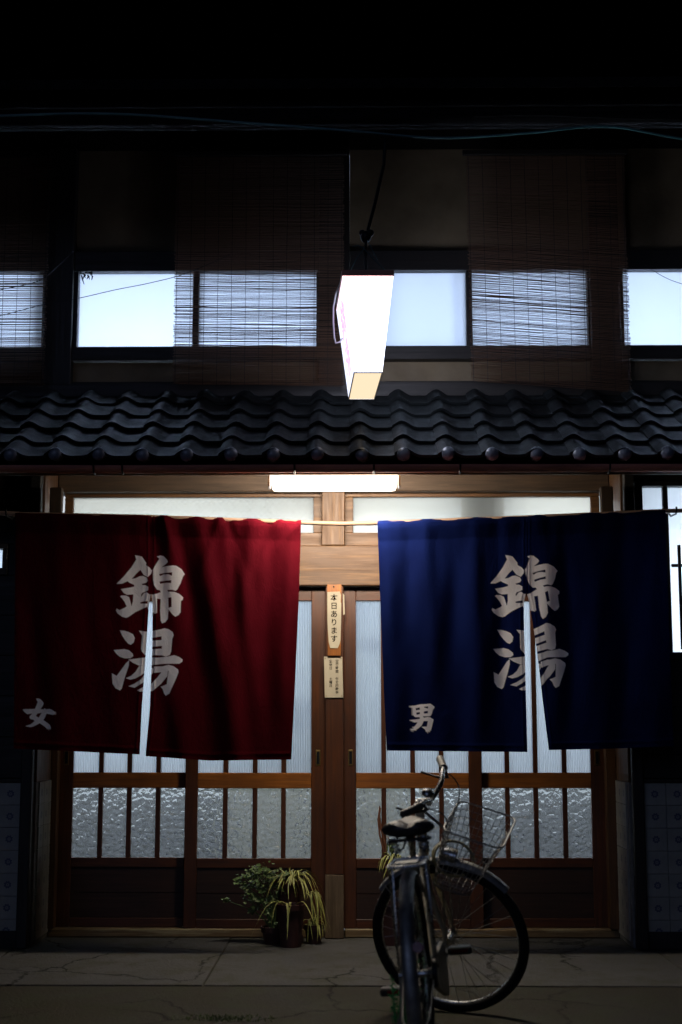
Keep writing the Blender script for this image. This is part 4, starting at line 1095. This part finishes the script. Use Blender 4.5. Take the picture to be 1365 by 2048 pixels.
def curve(p0, p1, p2, n=10): return [((1-t)**2)*Vector(p0)+2*t*(1-t)*Vector(p1)+t*t*Vector(p2) for t in [i/n for i in range(n+1)]]
fr = MB()
fr.tube([HB - ax*.02, HT + ax*.02], .019, 12)
fr.tube(curve(HB+ax*.03, (0, .72, .36), BBp+Vector((0, .01, .0)), 12), .019, 12)
fr.tube(curve(HB+ax*.12, (0, .66, .50), BBp.lerp(SEAT, .32), 12), .013, 10)
fr.tube([BBp, SEAT], .0165, 12)
fr.tube([BBp+Vector((-.035, 0, 0)), BBp+Vector((.035, 0, 0))], .022, 12)
for sd in (-1, 1):
    fr.tube([BBp+Vector((sd*.02, -.02, 0)), BBp+Vector((sd*.045, -.12, .0)), RH+Vector((sd*.06, .0, 0))], [.011, .010, .008], 8)
    fr.tube([SEAT+Vector((sd*.012, -.01, -.06)), SEAT+Vector((sd*.045, -.1, -.14)), RH+Vector((sd*.062, 0, 0))], [.009, .008, .007], 8)
fr.build('frame', M['cream'], bk, smooth=True)
sp_ = MB(); sp_.tube([SEAT-Vector((0, -.02, .04)), SEAT+Vector((0, -.045, .09))], .0125, 10); sp_.build('seat_post', M['chrome'], bk, smooth=True)
cl_ = MB(); cl_.tube([SEAT+Vector((0, .006, -.018)), SEAT+Vector((0, -.004, .01))], .021, 12); cl_.tube([SEAT+Vector((-.03, -.012, 0)), SEAT+Vector((.045, -.012, 0))], .005, 8); cl_.build('seat_clamp', M['chrome'], bk, smooth=True)
# saddle: two rear lobes narrowing to a nose
def saddle():
    c = Vector((0, .235, .815)); v = []; f = []; n = 14; m = 16
    for i in range(n+1):
        t = i/n; y = -.12+.27*t
        wd = .107*(1-t)**.55*.95 + .024 if t > .22 else .122*math.sqrt(max(.06, 1-((t-.24)/.27)**2))
        wd = min(wd*.86, .1)
        for k in range(m):
            a = 2*pi*k/m; xx = wd*cos(a); zz = .036*sin(a)*(1 if sin(a) > 0 else .9)
            if sin(a) > 0: zz -= .034*bell(xx, 0, .022)*(1-t)**1.2 * min(1, (1-t)*2)
            edge = min(1, (t+.05)*7, (1-t+.05)*7)
            v.append((c.x+xx, c.y+y, c.z+zz*edge + .012*(1-t)**2 + .01*t))
    for i in range(n):
        for k in range(m): f.append((i*m+k, i*m+(k+1) % m, (i+1)*m+(k+1) % m, (i+1)*m+k))
    f += [tuple(range(m-1, -1, -1)), tuple(n*m+k for k in range(m))]
    mb = MB(); mb.add(v, f); s = mb.build('saddle', M['saddle'], bk, smooth=True)
    for sd in (-1, 1):
        sp = MB(); pts = []
        for i in range(50):
            a = i/49*2*pi*4; pts.append((c.x+sd*.055+.017*cos(a), c.y-.07+.017*sin(a), c.z-.075+.055*i/49))
        sp.tube(pts, .003, 5); sp.build('saddle_spring', M['chrome'], s, smooth=True)
    rl_ = MB()
    for sd in (-1, 1): rl_.tube([(c.x+sd*.055, c.y-.07, c.z-.078), (c.x+sd*.03, c.y-.0, c.z-.065), (c.x+sd*.02, c.y+.1, c.z-.03)], .004, 6)
    rl_.box(c.x-.08, c.x+.08, c.y-.10, c.y-.02, c.z-.036, c.z-.028)
    rl_.build('saddle_base', M['plastic'], s)
    return s
saddle()
# rear rack
rk = MB(); zr = .715
rk.tube([(-.06, .18, zr), (-.062, -.1, zr), (-.055, -.14, zr), (.055, -.14, zr), (.062, -.1, zr), (.06, .18, zr), (-.06, .18, zr)], .006, 8)
for y in (-.06, .03, .12): rk.tube([(-.06, y, zr), (.06, y, zr)], .004, 6)
rk.tube([(0, .18, zr), (0, -.14, zr)], .004, 6)
for sd in (-1, 1): rk.tube([(sd*.06, -.08, zr), (sd*.068, 0, ZHB+.01)], .005, 6); rk.tube([(sd*.06, .05, zr), (sd*.068, .0, ZHB+.02)], .004, 6)
rk.tube([(0, .18, zr), (0, .27, zr-.04)], .006, 6)
rack = rk.build('rear_rack', M['chrome'], bk, smooth=True)
mb = MB(); mb.box(-.04, .04, -.10, .06, zr+.0065, zr+.010); mb.build('rack_plate', M['steel'], rack, bevel=.001)
mb = MB(); mb.tube([(.035, -.33, .47), (.035, -.35, .475)], .018, 14); mb.build('reflector', M['red_lens'], bk, smooth=True)
# cranks, pedals, chain guard
def crank(sd, ang):
    e = Vector((sd*.065, BBp.y+.165*cos(ang), BBp.z+.165*sin(ang)))
    mb = MB(); mb.tube([(sd*.045, BBp.y, BBp.z), (sd*.055, BBp.y, BBp.z), tuple(e)], [.013, .013, .009], 8); c = mb.build('crank', M['chrome'], bk, smooth=True)
    mb = MB(); x0, x1 = (e.x, e.x+sd*.10); x0, x1 = min(x0, x1), max(x0, x1)
    mb.box(x0+.008*sd, x1, e.y-.035, e.y+.035, e.z-.014, e.z+.014); mb.build('pedal', M['plastic'], c, bevel=.006)
    for q in (-.0365, .0365):
        mb = MB(); mb.box(x0+.02, x1-.015, e.y+q-.0015, e.y+q+.0015, e.z-.006, e.z+.006); mb.build('pedal_reflector', M['red_lens'], c)
crank(1, R(14)); crank(-1, R(194))
mb = MB(); n = 24; v = []
out = [(BBp.y+.10*cos(R(a)), BBp.z+.10*sin(R(a))) for a in range(-90, 91, 15)] + [(.0+.05*cos(R(a)), ZHB+.05*sin(R(a))) for a in range(90, 271, 15)]
k = len(out); mb.add([(.05, y, z) for y, z in out] + [(.068, y, z) for y, z in out], [tuple(range(k)), tuple(range(2*k-1, k-1, -1))] + [(i, (i+1) % k, k+(i+1) % k, k+i) for i in range(k)])
mb.build('chain_guard', M['plastic'], bk, bevel=.003)
mb = MB(); mb.tube([(-.062, .0, ZHB), (-.075, .03, .2), (-.16, .09, .028)], .008, 8); mb.tube([(-.15, .085, .028), (-.185, .10, .022)], .012, 8); mb.build('side_stand', M['steel'], bk, smooth=True)
# fork and steering group
FA = Vector((0, YF, ZHB)); fk = MB()
for sd in (-1, 1):
    fk.tube([HB+Vector((sd*.03, .002, -.03)), HB.lerp(FA, .45)+Vector((sd*.045, -.012, 0)), FA+Vector((sd*.055, -.02, .05)), FA+Vector((sd*.055, 0, 0))], [.013, .0125, .010, .008], 8)
fk.tube([HB+Vector((-.045, .002, -.028)), HB+Vector((.045, .002, -.028))], .014, 8)
fk.build('fork', M['cream'], bk, smooth=True, xf=ST)
SB = HT + ax*.035
hb = MB(); hb.tube([HT+ax*.02, SB], .0125, 10); hb.tube([SB-ax*.005, SB+Vector((0, .045, .012))], .012, 8)
C0 = SB+Vector((0, .05, .014))
hpts = []
for sd in (-1, 1):
    q = [C0, C0+Vector((sd*.05, .005, .01)), C0+Vector((sd*.10, .012, .045)), C0+Vector((sd*.16, .0, .062)), C0+Vector((sd*.22, -.012, .062)), C0+Vector((sd*.275, -.035, .058))]
    hpts.append(q); s = []
    for i in range(len(q)-1):
        p0, p1, p2, p3 = q[max(i-1, 0)], q[i], q[i+1], q[min(i+2, len(q)-1)]
        for k in range(5):
            t = k/5; s.append(.5*((2*p1)+(p2-p0)*t+(2*p0-5*p1+4*p2-p3)*t*t+(3*p1-p0-3*p2+p3)*t**3))
    s.append(q[-1]); hb.tube(s, .011, 10)
hbo = hb.build('handlebar', M['chrome'], bk, smooth=True, xf=ST)
for i, sd in enumerate((-1, 1)):
    q = hpts[i]; e = q[-1]; d_ = (q[-1]-q[-2]).normalized()
    g_ = MB(); g_.tube([e-d_*.075, e-d_*.07, e-d_*.02, e+d_*.028, e+d_*.034], [.018, .0155, .0165, .0175, .014], 12); g_.build('grip', M['grip'], hbo, smooth=True, xf=ST)
    bl = MB(); s0 = e-d_*.10; bl.tube([s0, s0+Vector((-sd*.01, .02, -.02)), s0+Vector((sd*.004, -.02, -.04)), s0+Vector((sd*.012, -.10, -.045))], [.009, .008, .006, .005], 8); bl.build('brake_lever', M['plastic'], hbo, smooth=True, xf=ST)
    cb_ = MB(); cb_.tube(curve(s0+Vector((0, .02, -.01)), s0+Vector((-sd*.05, .14, -.02)), HB+Vector((sd*.02, .06, .08)), 12), .0028, 6); cb_.build('brake_cable', M['plastic'], hbo, smooth=True, xf=ST)
be = MB(); be.ball(C0+Vector((.10, .0, .078)), .028, .028, .018, 14, 8); be.build('bell', M['chrome'], hbo, smooth=True, xf=ST)
# front lamp
lp = MB(); c_ = HB+Vector((0, .10, .0)); lp.tube([c_-Vector((0, .03, 0)), c_, c_+Vector((0, .04, 0))], [.018, .028, .032], 14); lp.build('headlamp', M['chrome'], bk, smooth=True, xf=ST)
# wire basket
bs = MB(); z0b, z1b = .60, .875
def rect(z, y0, y1, w, n=6, rr_=.04):
    pts = []
    for (cx_, cy2, a0) in ((w-rr_, y1-rr_, 0), (-w+rr_, y1-rr_, 90), (-w+rr_, y0+rr_, 180), (w-rr_, y0+rr_, 270)):
        for i in range(n): a = R(a0+90*i/(n-1)); pts.append((cx_+rr_*cos(a), cy2+rr_*sin(a), z))
    return pts
def blay(t): return rect(z0b+(z1b-z0b)*t, .965, 1.125+.09*t, .105+.05*t)
bs.tube(blay(1), .0042, 6, closed=True); bs.tube(blay(0), .0032, 6, closed=True)
for i in range(1, 9): bs.tube(blay(i/9), .0013, 4, closed=True)
lo, hi = blay(0), blay(1); npt = len(lo)
def per(pts, u):
    L = [0]; 
    for i in range(len(pts)): L.append(L[-1]+(Vector(pts[(i+1) % len(pts)])-Vector(pts[i])).length)
    s = u*L[-1]
    for i in range(len(pts)):
        if s <= L[i+1]: return Vector(pts[i]).lerp(Vector(pts[(i+1) % len(pts)]), (s-L[i])/(L[i+1]-L[i]+1e-9))
    return Vector(pts[0])
for i in range(40): bs.tube([per(lo, i/40), per(hi, i/40)], .0013, 4)
for i in range(8): x = -.09+.18*i/7; bs.tube([(x, .97, z0b), (x, 1.12, z0b)], .0014, 4)
for i in range(6): y = .98+.13*i/5; bs.tube([(-.1, y, z0b), (.1, y, z0b)], .0014, 4)
bs.build('wire_basket', M['steel'], bk, xf=ST)
bst = MB()
for sd in (-1, 1):
    b1 = MB(); b1.tube([(sd*.05, 1.0, z0b), (sd*.062, YF, ZHB)], .004, 6); b1.build('basket_stay', M['steel'], bk, smooth=True, xf=ST)
bst.tube([HT+ax*.0+Vector((0, .01, 0)), (0, .965, .80)], .007, 6); bst.build('basket_stay', M['steel'], bk, smooth=True, xf=ST)
# lock cable lying in the basket (its own thing)
BW = Matrix.Translation(Vector(bk.location)) @ Euler(bk.rotation_euler).to_matrix().to_4x4()
cpos = BW @ (ST @ Vector((0, 1.03, z0b+.012)))
lk = MB(); pts = []
tilt = Matrix.Rotation(R(52), 4, 'X') @ Matrix.Rotation(R(8), 4, 'Y')
for i in range(40):
    a = 2*pi*i/40; q = tilt @ Vector((.085*cos(a), .085*sin(a), 0)); pts.append(q+Vector((0, 0, .072)))
lk.tube(pts, .0055, 8, closed=True)
lk.tube([p+Vector((.006, -.004, -.002)) for p in pts[:30]], .0055, 8)
lko = lk.build('cable_lock', simple('yellowed_vinyl_cable', (.30, .27, .14), .35, bumps=.05), None, smooth=True); lko.location = cpos
tag(lko, 'coiled yellowish lock cable lying in the bicycle basket', 'lock')
# weed beside the rear wheel
wd = thing('weed', 'bright green feathery weed hanging against the rear wheel of the bicycle', 'weed', (P(800, 2030, 5.35).x, 5.35, 0))
rv = random.Random(21); base = Vector(wd.location)
for j in range(7):
    tipx = rv.uniform(775, 838); tipy = rv.uniform(1890, 1990)
    tip = P(tipx, tipy, 5.35+rv.uniform(-.05, .05)) - base
    b0 = Vector((rv.uniform(-.02, .03), rv.uniform(-.02, .02), -.003)); midp = (b0+tip)/2 + Vector((-.02*rv.random(), 0, .02))
    pts = curve(b0, midp, tip, 8)
    mb = MB(); mb.tube(pts, [.0022]*8+[.001], 5); s = mb.build('stem', M['weed'], wd, smooth=True)
    lv = MB()
    for i in range(2, 9):
        for q in range(9):
            p_ = pts[i] + Vector((rv.gauss(0, .004), rv.gauss(0, .004), rv.gauss(0, .008))); a = rv.uniform(0, 2*pi); L = rv.uniform(.008, .022); t = Vector((cos(a), sin(a)*.6, rv.uniform(-.5, .9))).normalized(); s2 = t.cross(Vector((0, 1, .2))).normalized()*L*.16
            lv.add([p_, p_+t*L*.5+s2, p_+t*L, p_+t*L*.5-s2], [(0, 1, 2, 3)])
    o = lv.build('foliage', M['weed'], s); o['kind'] = 'stuff'
